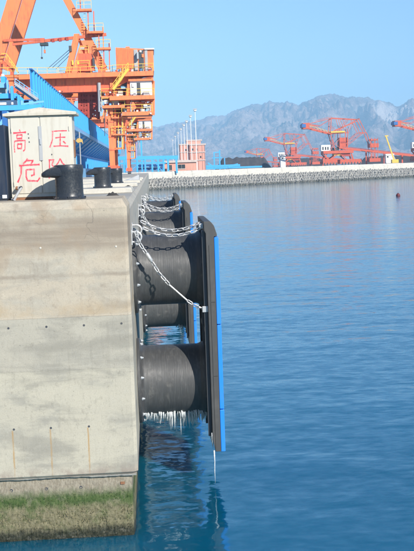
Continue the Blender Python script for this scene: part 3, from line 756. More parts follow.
# bent conduit in front of the cabinet
cp = empty('conduit_stub', P(14.5, 199.5, 18.35), 'short bent grey conduit leaning against the beige cabinet', 'pipe')
cp.location.z = DECK
q = [P(14.2, 200.5, 18.42), P(17, 195, 18.44), P(20.3, 189.6, 18.47), P(21.6, 188, 18.48), P(20.6, 187.2, 18.49), P(18, 188.4, 18.50)]
q[0].z = DECK+0.004
MB().tube(q, 0.024, 8).build('pipe', 'grey', cp, smooth=True)
MB().tube([q[-1]+Vector((0.0, 0, 0)), q[-1]+Vector((-0.035, 0.01, 0.01))], 0.034, 10).build('rusty_cap', 'rust', cp)
MB().tube([q[-3]+Vector((-.01, 0, .0)), q[-2]], 0.034, 10).build('elbow', 'dark', cp)
# dark cabinet at the edge of the picture
db = empty('switch_box', (-3.05, 18.5, DECK), 'dark navy steel box at the left edge, beside the beige cabinet', 'cabinet')
xr = P(10, 199, 18.45).x-0.03
MB().box((-3.7, 18.45, DECK+0.03), (xr, 19.0, EZ+0.92)).build('body', 'navy', db, bevel=0.01)
MB().box((-3.66, 18.436, DECK+0.10), (xr-0.12, 18.449, EZ+0.86)).build('door', 'navy', db, bevel=0.006)
MB().box((-3.68, 18.47, DECK+0.002), (xr-0.02, 18.98, DECK+0.03)).build('plinth', 'dark', db)
MB().box((xr-0.10, 18.437, DECK+0.05), (xr-0.02, 18.449, DECK+0.11)).build('label_plate', 'white', db)
# thin post with a rusty tag
sp = empty('tag_post', (-1.30, 19.25, DECK), 'thin grey post with a small rusty yellow tag right of the cabinet', 'post')
q = P(79.3, 132, 19.3); MB().tube([(q.x, 19.3, DECK+0.002), (q.x, 19.3, q.z)], 0.012, 6).build('pole', 'grey', sp)
qa = P(79, 141, 19.28); rt = MB(); rt.prism([(qa.x-0.06, qa.z), (qa.x-0.02, qa.z-0.035), (qa.x+0.05, qa.z-0.02), (qa.x+0.075, qa.z-0.06), (qa.x+0.07, qa.z+0.02), (qa.x+0.02, qa.z+0.055), (qa.x-0.03, qa.z+0.045)], 19.272, 19.286)
rt.build('tag', 'rust_yellow', sp)
# crumpled dark tarp on the deck edge
def heap(name, c, rx, ry, hz, label, mat='tarp', seed=1):
    mb = MB(); nu, nv = 22, 9; c = Vector(c)
    for j in range(nv+1):
        rr_ = j/nv
        for i in range(nu):
            a = 2*math.pi*i/nu; d = 1+0.35*noise.noise(Vector((math.cos(a)*1.5+seed, math.sin(a)*1.5, rr_*2)))
            z = hz*(1-rr_**1.6)*(0.65+0.7*noise.noise(Vector((math.cos(a)*rr_*2.4+seed*3, math.sin(a)*rr_*2.4, 4))))
            mb.v.append((c.x+rx*rr_*d*math.cos(a), c.y+ry*rr_*d*math.sin(a), c.z+max(0.0, z)+0.002))
    for j in range(nv):
        for i in range(nu): mb.f.append((j*nu+i, j*nu+(i+1) % nu, (j+1)*nu+(i+1) % nu, (j+1)*nu+i))
    mb.f.append(tuple(nv*nu+i for i in range(nu)))
    o = mb.build(name, mat, smooth='all'); return tag(o, label, 'tarp')
heap('crumpled_tarp', (P(113, 193, 26).x, 26.0, LOWD), 0.16, 0.25, 0.13, 'small crumpled dark tarp lying on the deck beside the largest bollard')
heap('crumpled_tarp', (P(128, 187, 38).x, 38.0, LOWD), 0.20, 0.3, 0.12, 'dark rag on the quay edge beside the smallest bollard', seed=4)
# plain dark grey wedge shape at the deck edge farther on
wp = empty('edge_wedge', (-1.3, 60, LOWD), 'dark grey wedge shape at the far quay edge behind the bollards', 'ramp')
a_ = P(123, 181, 58); b_ = P(139.5, 174.2, 66)
MB().poly([(a_.x, 57.5, LOWD+0.004), (-0.62, 57.5, LOWD+0.004), (-0.62, 60.5, LOWD+0.004), (a_.x, 60.5, LOWD+0.004), (a_.x, 57.6, LOWD+0.10), (-0.62, 57.6, LOWD+0.42), (-0.62, 60.4, LOWD+0.42), (a_.x, 60.4, LOWD+0.10)],
          [(3,2,1,0),(4,5,6,7),(0,1,5,4),(1,2,6,5),(2,3,7,6),(3,0,4,7)]).build('plate', 'grey', wp)
MB().tube([(-0.70, 57.8, LOWD+0.43), (-0.70, 60.2, LOWD+0.43)], 0.03, 6).build('lip', 'grey', wp)

# ================================================================== BLUE CONVEYOR GALLERY
GX, GY0, GY1 = -9.0, 80.0, 318.0
gz_top, gz_bot = EZ+8.2, EZ+5.85
gal = empty('conveyor_gallery', (GX-1.5, GY0, LOWD), 'long blue corrugated conveyor gallery on trestles receding along the quay', 'conveyor')
def corr(y0, y1, z0, z1, x, pitch=2.0, d=0.16):
    mb = MB(); y = y0; pts = []
    while y < y1-1e-6:
        for f_, o_ in ((0.0, 0), (0.55, 0), (0.65, d), (0.9, d)): 
            if y+f_*pitch <= y1: pts.append((y+f_*pitch, o_))
        y += pitch
    pts.append((y1, 0))
    k = len(pts)
    for yy, o_ in pts: mb.v.append((x+o_, yy, z0))
    for yy, o_ in pts: mb.v.append((x+o_, yy, z1))
    for yy, o_ in pts: mb.v.append((x-0.05, yy, z0))
    for yy, o_ in pts: mb.v.append((x-0.05, yy, z1))
    for i in range(k-1):
        mb.f += [(i, i+1, k+i+1, k+i), (2*k+i+1, 2*k+i, 3*k+i, 3*k+i+1), (k+i, k+i+1, 3*k+i+1, 3*k+i), (2*k+i, 2*k+i+1, i+1, i)]
    mb.f += [(0, k, 3*k, 2*k), (k-1, 3*k-1, 4*k-1, 2*k-1)]
    return mb
y = GY0; BAY = 8.0; i = 0
while y < GY1:
    corr(y+0.03, y+BAY-0.03, gz_bot, gz_top, GX).build('cladding_panel', 'blue', gal)
    y += BAY
MB().beam((GX+0.03, GY0, gz_top+0.05), (GX+0.03, GY1, gz_top+0.05), 0.22, 0.10).build('top_rail', 'blue_dk', gal)
MB().beam((GX-0.05, GY0, gz_bot-0.28), (GX-0.05, GY1, gz_bot-0.28), 0.35, 0.5).build('fascia_girder', 'blue_lt', gal)
MB().beam((GX-3.4, GY0, gz_bot-0.28), (GX-3.4, GY1, gz_bot-0.28), 0.35, 0.5).build('fascia_girder', 'blue', gal)
MB().box((GX-3.5, GY0, gz_bot-0.02), (GX-0.06, GY1, gz_bot+0.06)).build('floor', 'blue_dk', gal)
corr(GY0, GY1, gz_bot+0.07, gz_top-0.8, GX-3.5, 1.2).build('cladding_panel', 'blue', gal)
# sloping side sheets, lower beam, columns and plinth wall
y = GY0; sheet = None
while y < GY1:
    MB().poly([(GX-0.25, y+0.15, gz_bot-0.55), (GX-0.25, y+BAY-0.15, gz_bot-0.55), (GX-2.9, y+BAY-0.15, EZ+3.3), (GX-2.9, y+0.15, EZ+3.3),
               (GX-0.32, y+0.15, gz_bot-0.55), (GX-0.32, y+BAY-0.15, gz_bot-0.55), (GX-2.97, y+BAY-0.15, EZ+3.3), (GX-2.97, y+0.15, EZ+3.3)],
              [(0,1,2,3),(7,6,5,4),(0,4,5,1),(1,5,6,2),(2,6,7,3),(3,7,4,0)]).build('skirt_sheet', 'blue', gal)
    MB().beam((GX-0.2, y, gz_bot-0.56), (GX-2.75, y, EZ+3.2), 0.22, 0.22).build('brace', 'blue', gal)
    y += BAY
MB().beam((GX-2.7, GY0, EZ+3.0), (GX-2.7, GY1, EZ+3.0), 0.4, 0.4).build('lower_beam', 'blue', gal)
y = GY0
while y <= GY1:
    MB().box((GX-2.5, y-0.2, LOWD+0.002), (GX-2.1, y+0.2, EZ+2.85)).build('column', 'blue', gal)
    MB().box((GX-3.3, y-0.2, LOWD+0.002), (GX-2.9, y+0.2, gz_bot-0.53)).build('column', 'blue', gal)
    y += BAY/2
MB().box((GX-1.1, GY0, LOWD+0.002), (GX-0.9, GY1, LOWD+1.35)).build('plinth_wall', 'blue_lt', gal)
# hand rail behind the cladding and lamps on the girder
rl = MB()
for k in range(30):
    yy = GY0+k*BAY
    if yy < GY1: rl.beam((GX-0.2, yy, gz_top), (GX-0.2, yy, gz_top+0.1), 0.05)
rl.build('clip_rail', 'blue_dk', gal)

# head-end structure of the conveyor in front of it (left edge of the picture)
hd = empty('conveyor_drive_station', (-11.0, 74, LOWD), 'blue stepped steel conveyor head with pale stairway at the left edge', 'conveyor')
Yh = 76.0
def hb(px0, py0, px1, py1, mat, name, y0=Yh, y1=Yh+3):
    a = P(px0, py0, y0); b = P(px1, py1, y0); return MB().box((a.x, y0, b.z), (b.x, y1, a.z)).build(name, mat, hd)
hb(-14, 94, 17, 98, 'blue', 'edge_beam', Yh, Yh+0.3); hb(-14, 106.0, 42, 109.2, 'blue', 'edge_beam', Yh-0.5, Yh-0.1); hb(-14, 101, 17, 104.4, 'white', 'belt_cover', Yh+0.4, Yh+2.0)
hb(-14, 88, 10, 93.6, 'grey', 'drive_frame', Yh+1, Yh+3); hb(-14, 83, 6, 87.6, 'blue_lt', 'drive_cover', Yh+0.5, Yh+2.5)
hb(0.5, 76.5, 5.5, 82.8, 'blue', 'motor', Yh+0.8, Yh+1.8); hb(1.5, 74, 4, 76.3, 'white', 'lamp', Yh+1.0, Yh+1.5)
hb(6.3, 80, 8.8, 94, 'blue_lt', 'post', Yh+0.1, Yh+0.4); hb(10.3, 86, 13.8, 100, 'blue', 'post', Yh-0.4, Yh-0.1); hb(17.2, 95, 20.2, 106, 'blue', 'post', Yh-0.3, Yh+0.1); hb(20.5, 100.5, 23.5, 106, 'blue_lt', 'post', Yh-0.2, Yh+0.2)
hb(-14, 98.2, 17, 100.8, 'dark', 'belt', Yh+0.5, Yh+1.8)
def hbeam(px0, py0, px1, py1, w, mat, name, y=Yh):
    return MB().beam(P(px0, py0, y), P(px1, py1, y), w, w).build(name, mat, hd)
hbeam(15, 83.5, 38, 99.5, 0.20, 'grey', 'stair_stringer', Yh+0.7); hbeam(15, 86.5, 36, 101.5, 0.16, 'blue_lt', 'stair_stringer', Yh+1.6)
for k in range(12):
    a = P(15.5+22*k/12, 85.0+15.6*k/12, Yh+0.75); MB().box((a.x-0.05, Yh+0.75, a.z-0.02), (a.x+0.22, Yh+1.6, a.z+0.02)).build('tread', 'grey', hd)
hbeam(15, 78.5, 38, 94.0, 0.05, 'blue_lt', 'handrail', Yh+0.7); hbeam(15, 81, 38, 96.6, 0.04, 'blue_lt', 'handrail', Yh+0.7)
for k in range(6):
    hbeam(15+23*k/5, 78.5+15.5*k/5, 15+23*k/5, 83.5+16*k/5, 0.05, 'blue_lt', 'baluster', Yh+0.7)
hbeam(20, 104.5, 44, 101.5, 0.14, 'blue_lt', 'rail_beam', Yh); hbeam(17, 95.2, 24, 101, 0.2, 'blue', 'knee', Yh)
for px in (-12, 4.5, 24, 39):
    a = P(px, 108, Yh-0.3); MB().box((a.x-0.18, Yh-0.45, LOWD+0.002), (a.x+0.18, Yh-0.15, a.z)).build('column', 'blue_dk', hd)
hbeam(-10, 140, 9, 112, 0.22, 'blue_lt', 'brace', Yh-0.3); hbeam(9, 140, 24, 112, 0.2, 'blue', 'brace', Yh-0.3)
a = P(-14, 110, Yh+1.5); b = P(40, 128, Yh+1.5)
MB().box((a.x, Yh+1.5, b.z), (b.x, Yh+1.8, a.z)).build('skirt_sheet', 'blue_dk', hd)  # deep blue sheet added as painted shade behind the braces

# ================================================================== QUAY CRANES
def make_crane():
    Y = 150.0; DY = 14.0
    root = empty('quay_crane', (-5.5, Y, LOWD), None, 'crane', 'orange quay cranes')
    W = lambda px, py, dy=0.0: P(px, py, Y)+Vector((0, dy, 0))
    def bx(name, mat, px0, py0, px1, py1, d0, d1, par=root):
        a, b = P(px0, py0, Y), P(px1, py1, Y)
        return MB().box((a.x, Y+d0, b.z), (b.x, Y+d1, a.z)).build(name, mat, par)
    def bm(name, mat, p, q, w, h=None, d=0.0, par=root, d2=None):
        return MB().beam(W(*p, d), W(*q, d if d2 is None else d2), w, h).build(name, mat, par)
    def rail(p, q, d=0.0, h=1.05, step=1.4, mat='yellow', par=root):
        a, b = W(*p, d), W(*q, d); mb = MB(); n = max(1, int((b-a).length/step)); up = Vector((0, 0, h))
        for k in range(n+1):
            c = a.lerp(b, k/n); mb.beam(c, c+up, 0.06)
        mb.beam(a+up, b+up, 0.07); mb.beam(a+up*0.55, b+up*0.55, 0.05)
        return mb.build('handrail', mat, par)
    # main girders
    for d in (0.0, DY-1.6):
        a, b = P(-60, 76, Y), P(112, 89.3, Y)
        MB().prism([(a.x, b.z), (b.x, b.z), (P(130, 80, Y).x, P(130, 80.5, Y).z), (P(153.2, 78.5, Y).x, P(0, 78.5, Y).z), (P(153.2, 71.5, Y).x, P(0, 71.5, Y).z-0.3), (b.x, P(112, 74, Y).z), (a.x, P(112, 74, Y).z)], Y+d, Y+d+1.6).build('girder', 'orange', root)
    bx('top_flange', 'orange', -60, 76.9, 153.5, 76.2, -0.25, 1.9)
    for px in (26, 46, 66, 84.5, 103):
        bx('stiffener', 'orange_old', px-0.5, 76, px+0.5, 88, -0.12, -0.002)
    bx('bottom_flange', 'orange_old', -60, 90.2, 111, 91.2, -0.2, 1.9)
    for px in (20, 60, 95):
        bx('cross_beam', 'orange_old', px, 78, px+7, 88, 1.61, DY-1.61)
    # legs, bogies
    for d in (0.0, DY):
        a = P(107, 100, Y).x; b = P(112.3, 100, Y).x
        lg = MB().box((a, Y+d, LOWD+1.6), (b, Y+d+0.9, P(0, 92.3, Y).z-0.3)).build('leg', 'orange', root)
        MB().prism([(P(103, 92, Y).x, P(103, 91, Y).z), (P(117, 92, Y).x, P(117, 91, Y).z), (P(114, 98, Y).x, P(114, 104, Y).z), (P(106, 98, Y).x, P(106, 104, Y).z)], Y+d-0.15, Y+d+1.05).build('leg_head', 'orange', lg)
        MB().box((a-0.25, Y+d-1.6, LOWD+0.75), (b+0.25, Y+d+2.5, LOWD+1.6)).build('bogie_frame', 'orange_old', lg)
        for dy in (-1.2, -0.1, 1.0, 2.1):
            MB().lathe([(0.34, a+0.1), (0.38, a+0.14), (0.38, b-0.14), (0.34, b-0.1)], 'x', (0, Y+d+dy, LOWD+0.385), 14).build('wheel', 'dark', lg)
        for py in (108, 122, 137, 150):
            q = P(109.6, py, Y); MB().box((a-0.06, Y+d-0.05, q.z-0.08), (b+0.06, Y+d-0.001, q.z+0.08)).build('leg_band', 'orange_old', lg)
        xr = -17.5
        MB().box((xr-0.5, Y+d, LOWD+0.7), (xr+0.5, Y+d+0.9, P(0, 92.3, Y).z-0.3)).build('leg', 'orange', root)
        MB().box((xr-0.7, Y+d-1.6, LOWD+0.01), (xr+0.7, Y+d+2.5, LOWD+0.7)).build('bogie_frame', 'orange_old', root)
    bm('sill_beam', 'orange', (109.6, 121.5), (109.6, 121.5), 0.8, 0.8, 0.9, d2=DY)
    bx('bracket', 'orange', 101, 118.5, 107, 122, 0, 0.6)
    bm('brace', 'orange_old', (111, 150), (114, 122), 0.35, None, 1.0, d2=DY)
    bm('brace', 'orange_old', (111, 122), (114, 150), 0.35, None, 1.0, d2=DY)
    # cable and ladder frame beside the front leg
    for p, q in (((112.8, 104), (124, 104)), ((124, 104), (124, 149)), ((112.8, 149), (124, 148)), ((115, 104), (115, 149)), ((112.8, 127), (124, 126))):
        bm('ladder_frame', 'orange', p, q, 0.28, None, 0.4)
    for k in range(15):
        bm('ladder_rung', 'yellow', (112.8, 107+k*2.8), (115, 107+k*2.8), 0.10, None, 0.4)
    bm('safety_rail', 'yellow', (122.4, 104), (122.4, 149), 0.16, None, 0.2); bm('safety_rail', 'yellow', (118.5, 112), (118.5, 148), 0.10, None, 0.2)
    bx('switch_cabinet', 'orange_old', 116, 112, 121.5, 125, 0.6, 1.6)
    bx('motor_box', 'grey', 117, 129, 121, 134, 0.6, 1.4)
    # lower platform round the leg head
    bx('platform', 'orange', 102.5, 106, 125, 108, -1.2, 3.0); rail((102.5, 106), (125, 105.5), -1.15)
    bx('platform', 'orange', 101.5, 96.6, 127, 98.4, -1.0, 3.0); rail((101.5, 96.6), (127, 96), -0.95)
    lm = bx('flood_light', 'white', 104.5, 100.5, 108.5, 104, -0.9, -0.4); 
    bx('equipment_box', 'grey', 112, 100.8, 119, 105.3, -0.6, 0.8); bx('equipment_box', 'beige', 118, 91, 123, 95.8, 0.0, 1.2)
    # front gallery carrying the white operator room
    bx('platform', 'orange', 110, 97.2, 154.5, 99.7, -1.8, 4.0); rail((128, 97.2), (154.3, 96.5), -1.75)
    bx('platform', 'orange', 122, 112.5, 152.6, 115.2, -1.2, 3.4); rail((122, 112.5), (152.5, 111.8), -1.15)
    rm = bx('operator_room', 'white', 130, 81.2, 152.3, 97, -0.6, 3.0)
    bx('door', 'dark', 136.8, 83.2, 140.8, 95.8, -0.66, -0.601, rm); bx('lettering_mark', 'dark', 131.6, 84.2, 132.3, 88, -0.625, -0.601, rm); bx('lettering_mark', 'dark', 131.6, 87.3, 134, 88, -0.625, -0.601, rm)
    bx('cooling_unit', 'grey', 143.5, 92.0, 149.6, 96.8, -1.4, -0.75); bx('cooling_unit', 'grey', 133.4, 93.6, 136, 96.9, -1.4, -0.8)
    bx('cable_box', 'dark', 120.5, 83, 129.8, 86.3, 0.2, 2.4); bx('cable_box', 'blue_lt', 121, 86.5, 129.8, 88.6, 0.1, 2.4); bx('shade_wall', 'red_dark', 121, 88.9, 129.9, 97, 1.6, 2.2)
    bx('operator_roof', 'orange', 128.5, 79.2, 153.6, 81.0, -1.0, 3.2)
    for px in (111.5, 128.6, 153.4):
        if px < 150: bm('hanger', 'orange', (px, 79), (px, 114), 0.42, None, -0.2)
        else: bm('hanger', 'orange', (px, 98), (px, 114), 0.42, None, -0.2)
        bm('hanger', 'orange', (px, 79), (px, 114), 0.42, None, 3.2)
    bm('brace', 'orange', (112, 99), (128.5, 112), 0.3, None, 0.2); bm('brace', 'orange', (128.6, 112), (153, 99.5), 0.22, None, 3.2)
    bx('machine_box', 'orange_old', 136, 102, 146, 112.3, 0.4, 2.6); bx('machine_box', 'grey', 146.3, 105, 151, 112.3, -0.4, 1.2); bx('machine_box', 'white', 143.5, 104.6, 147.4, 108, -0.7, 0.2)
    bx('machine_box', 'red_dark', 114.5, 100.5, 127, 112, 2.2, 3.0)
    # machinery house on top
    ho = MB(); z = lambda py, px=135: P(px, py, Y).z; X_ = lambda px: P(px, 60, Y).x
    hs = MB().prism([(X_(116.2), z(72.6)), (X_(153.6), z(72.0)), (X_(153.6), z(50.3)), (X_(133), z(48.8)), (X_(116.2), z(47.6))], Y-0.8, Y+6.2).build('machinery_house', 'orange', root)
    for k in range(14):
        px = 117+k*1.2
        bx('wall_rib', 'orange', px, 49.6, px+0.35, 71.8, -0.86, -0.801, hs)
    bx('side_wall', 'grey', 133.8, 50.4, 138.3, 71.5, -0.92, -0.801, hs); bx('side_wall', 'grey', 144.6, 50.6, 148.2, 71.5, -0.92, -0.801, hs)
    bx('doorway', 'dark', 138.4, 50.8, 144.4, 71.4, -0.84, -0.801, hs)  # flat dark sheet, the shade of the opening is put into its colour
    bx('door_leaf', 'grey', 136.8, 53.2, 138.9, 60, -1.7, -0.95, hs)
    bx('lamp', 'white', 139.6, 51.2, 141.6, 53.0, -1.0, -0.86, hs); bx('fire_box', 'orange', 141.8, 54.8, 143.8, 58.0, -1.0, -0.86, hs)
    bx('ridge_vent', 'orange', 125.5, 46.2, 129.6, 48, 0.5, 3.5, hs); bx('roof_edge', 'white', 144.5, 49.2, 154.2, 50.2, -1.1, 6.4, hs)
    rail((113, 73.5), (153.4, 71.5), -1.5)
    bx('walkway', 'orange', 20, 75.8, 153.6, 76.4, -1.6, -0.26)
    rail((-20, 76), (68, 76), -1.5); rail((60, 76), (113, 74), -1.5)
    for px, py, pw, ph, mt in ((99, 75.8, 6, 3.2, 'grey'), (106, 75.6, 5, 4.6, 'beige'), (112, 75.4, 4, 3.6, 'grey'), (86, 75.8, 5, 3, 'dark'), (93, 75.8, 3, 4, 'blue_lt'), (132.8, 72, 2.5, 4.5, 'dark'), (148, 72, 4, 3.2, 'grey'), (60, 75.8, 4, 3, 'grey'), (30, 75.8, 5, 2.6, 'grey')):
        bx('equipment_box', mt, px, py-ph, px+pw, py, -1.0, 0.2)
    # yellow stairway
    for d in (-1.0, -1.9):
        bm('stair_stringer', 'yellow', (113.6, 90.5), (128.6, 70), 0.22, 0.34, d)
    for k in range(14):
        q = W(113.6+15*k/14, 90.5-20.5*k/14, -1.9); MB().box((q.x-0.12, Y-1.9, q.z-0.03), (q.x+0.14, Y-1.0, q.z+0.03)).build('tread', 'yellow', root)
    bm('stair_rail', 'yellow', (113.6, 84.5), (128.6, 64), 0.07, None, -1.95); bm('stair_rail', 'yellow', (113.6, 87.3), (128.6, 66.8), 0.06, None, -1.95)
    for k in range(6): bm('stair_post', 'yellow', (113.6+3*k, 90.5-4.1*k), (113.6+3*k, 84.5-4.1*k), 0.07, None, -1.95)
    # A-frame
    for d in (0.3, DY-1.2):
        bm('frame_leg', 'orange', (34, -62), (104, 68), 0.85, 1.0, d); bm('frame_leg', 'orange', (33, -62), (-4.5, 62), 1.0, 1.9, d)
    bm('frame_tie', 'orange', (34, -60), (34, -60), 1.2, 1.2, 0.0, d2=DY)
    bm('foot', 'orange_old', (-4, 62), (-5, 75), 1.6, 2.2, 0.4)
    bm('knee_brace', 'orange_old', (1, 60), (11, 70), 0.4, None, 0.2); bm('knee_brace', 'orange_old', (12, 67.5), (12, 76), 0.5, None, 0.2)
    for p, q in (((2, 54), (7, 54)), ((7, 54), (18.5, 70)), ((9.5, 60.5), (20, 74)), ((2, 57.5), (7, 57.5))): bm('stair_rail', 'yellow', p, q, 0.10, None, -0.6)
    for k in range(5): bm('stair_post', 'yellow', (7.5+2.4*k, 55+3.3*k), (7.5+2.4*k, 60+3.1*k), 0.07, None, -0.6)
    # service jib
    bm('jib', 'orange_old', (4, 41), (45, 39.6), 0.30, 0.34, -0.4); bm('jib', 'orange_old', (45, 41.2), (106.5, 34.8), 0.36, 0.42, -0.4); bm('jib', 'orange_old', (13, 44.8), (46, 41.5), 0.26, 0.34, -0.4)
    bm('jib', 'orange_old', (26, 40.2), (30, 42.8), 0.16, None, -0.4)
    for k in range(3): bm('jib_shoe', 'red_dark', (52+k*7, 41.2-k*.73), (55+k*7, 40.9-k*.73), 0.3, 0.5, -0.65)
    bx('hoist_trolley', 'cable', 40.5, 43.4, 48.5, 46, -0.9, 0.1); bm('hoist_rope', 'cable', (42.2, 45.5), (42.2, 57.5), 0.06, None, -0.4); bm('hoist_rope', 'cable', (45, 45.5), (45, 50.5), 0.06, None, -0.4)
    bx('hook_block', 'orange', 44.2, 50.2, 46, 53.4, -0.6, -0.2); bx('hook_block', 'cable', 41.3, 57.4, 43.2, 59, -0.6, -0.2)
    for p, q in (((52, 68), (70, 52)), ((56, 69), (70, 55)), ((48, 68.5), (69, 50))): bm('stay_rope', 'cable', p, q, 0.07, None, 0.0)
    # hoist pylon
    bm('pylon_leg', 'orange', (68.2, 74), (77.2, 35), 0.85, 0.9, -0.2); bm('pylon_leg', 'orange', (92, 72), (77.6, 36), 0.30, 0.35, 0.9)
    bx('pylon_head', 'orange', 75.4, 34.2, 79.6, 38, -0.5, 0.8)
    MB().prism([(W(77.5, 71).x, W(77.5, 71).z), (W(94.5, 71).x, W(94.5, 71).z), (W(92, 54).x, W(92, 53.5).z), (W(78.5, 54).x, W(78.5, 53.5).z)], Y+0.0, Y+4.0).build('hoist_house', 'orange_old', root)
    bx('winch', 'dark', 92.5, 58, 94.8, 66, -0.4, 0.8); bx('winch', 'orange', 84.5, 45, 88.2, 53.4, 0.2, 1.4); bx('winch', 'white', 80, 47.4, 84.3, 49, 0.3, 1.4)
    bx('rope_sheave', 'dark', 69.2, 46.5, 72.4, 52, -0.9, -0.3)
    bx('yellow_guard', 'yellow', 72.2, 61, 74.2, 65.5, -0.9, -0.5); bx('yellow_guard', 'yellow', 77.5, 62, 79.6, 65, -0.9, -0.5); rail((76, 67.5), (90, 67), -0.6, 0.9)
    rail((80, 53.4), (88.5, 53.2), -0.1, 1.0)
    # landings and ladders on the frame leg
    for x0, x1, yy in ((77.5, 92, 11.2), (88.5, 104, 33.3), (97, 111, 49.5)):
        bx('landing', 'orange', x0, yy-0.8, x1, yy+0.9, -1.4, 0.0); rail((x0, yy-0.8), (x1, yy-1.3), -1.35, 1.1, 1.0)
    for x0, y0_, y1_ in ((80.5, 0, 11), (88.3, 11, 33), (94, 12, 33), (99, 33, 49.5), (103.2, 28, 49), (98.5, 50, 75), (109.4, 44, 75), (104, 50, 73)):
        bm('ladder_post', 'orange_old', (x0, y0_), (x0+0.6, y1_), 0.15, None, -0.9)
    for x0, yy in ((84, 12), (96, 34), (101, 50)):
        for k in range(8): bm('ladder_rung', 'yellow', (x0, yy+k*2.5), (x0+2, yy+k*2.5), 0.07, None, -0.8)
    # hanging chute tower (red lattice, its shade put in as dark red) and grey service pipe
    for px in (78.5, 88, 96.5):
        for d in (2.2, 6.0): bm('chute_post', 'red_dark', (px, 90), (px, 117), 0.42, None, d)
    for k in range(5):
        y0_ = 92+k*5
        for xa, xb in ((78.5, 88), (88, 96.5)):
            bm('chute_lattice', 'red_dark', (xa, y0_), (xb, y0_+5), 0.22, None, 2.2); bm('chute_lattice', 'red_dark', (xb, y0_), (xa, y0_+5), 0.22, None, 2.2)
        bm('chute_lattice', 'red_dark', (78.5, y0_), (96.5, y0_), 0.3, None, 2.2); bm('chute_lattice', 'red_dark', (78.5, y0_+2.5), (96.5, y0_+2.5), 0.22, None, 6.0)
    bx('chute', 'red_dark', 80, 91.2, 87, 116, 3.2, 5.4); bx('chute', 'orange_old', 89, 91.2, 95, 108, 3.6, 5.4)
    MB().tube([W(99.2, 83, -0.4), W(100, 112, -0.4)], 0.26, 10).build('service_pipe', 'grey', root, smooth=True)
    MB().beam(W(52, 92, 1), W(76, 112, 1), 0.3, 0.5).build('feeder_boom', 'orange_old', root)
    rk = random.Random(21)
    for k in range(46):
        px = rk.uniform(62, 152); lev = rk.choice((76, 76, 97.2, 112.5, 106)); 
        if lev == 76 and px > 114: lev = 72.6
        if lev == 97.2: px = rk.uniform(104, 130)
        if lev in (112.5,): px = rk.uniform(123, 151)
        if lev == 106: px = rk.uniform(103, 124)
        bx('fitting', rk.choice(('grey', 'dark', 'orange_old', 'white', 'red_dark', 'blue_lt')), px, lev-rk.uniform(1.2, 3.6), px+rk.uniform(0.8, 2.6), lev, -0.9+rk.uniform(-0.3, 0.3), 0.3)
    for px in (104.6, 105.4, 113.4, 114.0, 126.2, 127.0, 131.5):
        bm('conduit', rk.choice(('grey', 'dark', 'orange_old')), (px, 92), (px+0.3, rk.uniform(108, 150)), 0.10, None, -0.25)
    for px in (116, 121, 134, 140, 146):
        bm('lattice', 'orange', (px, 99.8), (px+5.5, 112.2), 0.16, None, 3.0); bm('lattice', 'orange', (px+5.5, 99.8), (px, 112.2), 0.16, None, 3.0)
    for k in range(9):
        a = W(-18+k*9, 91, -0.4); c = W(-18+(k+1)*9, 91, -0.4); m_ = (a+c)/2-Vector((0, 0, 0.7))
        MB().tube([a, a.lerp(m_, 0.5)-Vector((0, 0, 0.18)), m_, c.lerp(m_, 0.5)-Vector((0, 0, 0.18)), c], 0.05, 5).build('festoon_cable', 'cable', root)
    for px in (0, 18, 38, 56): bm('stiffener', 'orange_old', (px, 77.5), (px, 89), 0.12, None, -0.08)
    for px, py in ((110, 92.5), (130.5, 98.5), (150, 113.2), (60, 91.5)): bx('flood_light', 'white', px, py, px+1.5, py+1.3, -1.6, -1.2)
    rail((112, 117), (127, 116.6), -0.3); bx('platform', 'orange', 112, 117.2, 127, 118.2, -0.4, 2.4)
    rail((112, 134), (125, 133.6), -0.3); bx('platform', 'orange', 112.5, 134.2, 125, 135.0, -0.4, 2.4)
    return root
crane = make_crane(); tag(crane, 'nearer large orange quay crane with A-frame, machinery house and white cab')
tag(copy_tree(crane, None, (0, 116, 0)), 'farther, smaller orange quay crane seen beneath the nearer crane beside its legs')

# ================================================================== FAR SHORE
# blue trestle where the quay meets the breakwater
tr = empty('pipe_trestle', (1, 352, 5.4), 'blue steel conveyor trestle behind the breakwater, left of the low brick building', 'trestle')
Yt = 356.0
def tb(name, mat, p, q, w, h=None, d=0, par=None, Y=Yt):
    return MB().beam(P(*p, Y)+Vector((0, d, 0)), P(*q, Y)+Vector((0, d, 0)), w, h).build(name, mat, par or tr)
for d in (0, 5):
    tb('deck_beam', 'blue', (118, 158.2), (178, 157.2), 0.6, 1.2, d); tb('deck_beam', 'blue', (118, 163.5), (166, 162.6), 0.35, 0.5, d)
    for px in (119, 124, 130, 137, 145, 152, 158, 163.5, 168, 176.5):
        a = P(px, 158, Yt); MB().box((a.x-0.28, Yt+d-0.28, 5.36), (a.x+0.28, Yt+d+0.28, a.z)).build('column', 'blue', tr)
    tb('brace', 'blue', (130, 172), (145, 158.5), 0.25, None, d); tb('brace', 'blue', (152, 158.5), (163, 172), 0.25, None, d)
tb('mast', 'blue', (141, 136), (142.3, 172), 0.5); tb('mast', 'blue', (136, 138), (137, 172), 0.4); tb('mast', 'blue', (126, 150), (127, 172), 0.5); tb('arm', 'blue', (132, 138.5), (150, 138), 0.35)
tb('belt_cover', 'blue_lt', (138, 166), (163, 165.4), 1.4, 1.0, 2); tb('belt_cover', 'blue_dk', (138, 169), (163, 168.6), 1.6, 0.9, 3)
tr2 = empty('pipe_trestle', (28, 420, 5.4), 'small blue steel portal frames right of the brick tower', 'trestle')
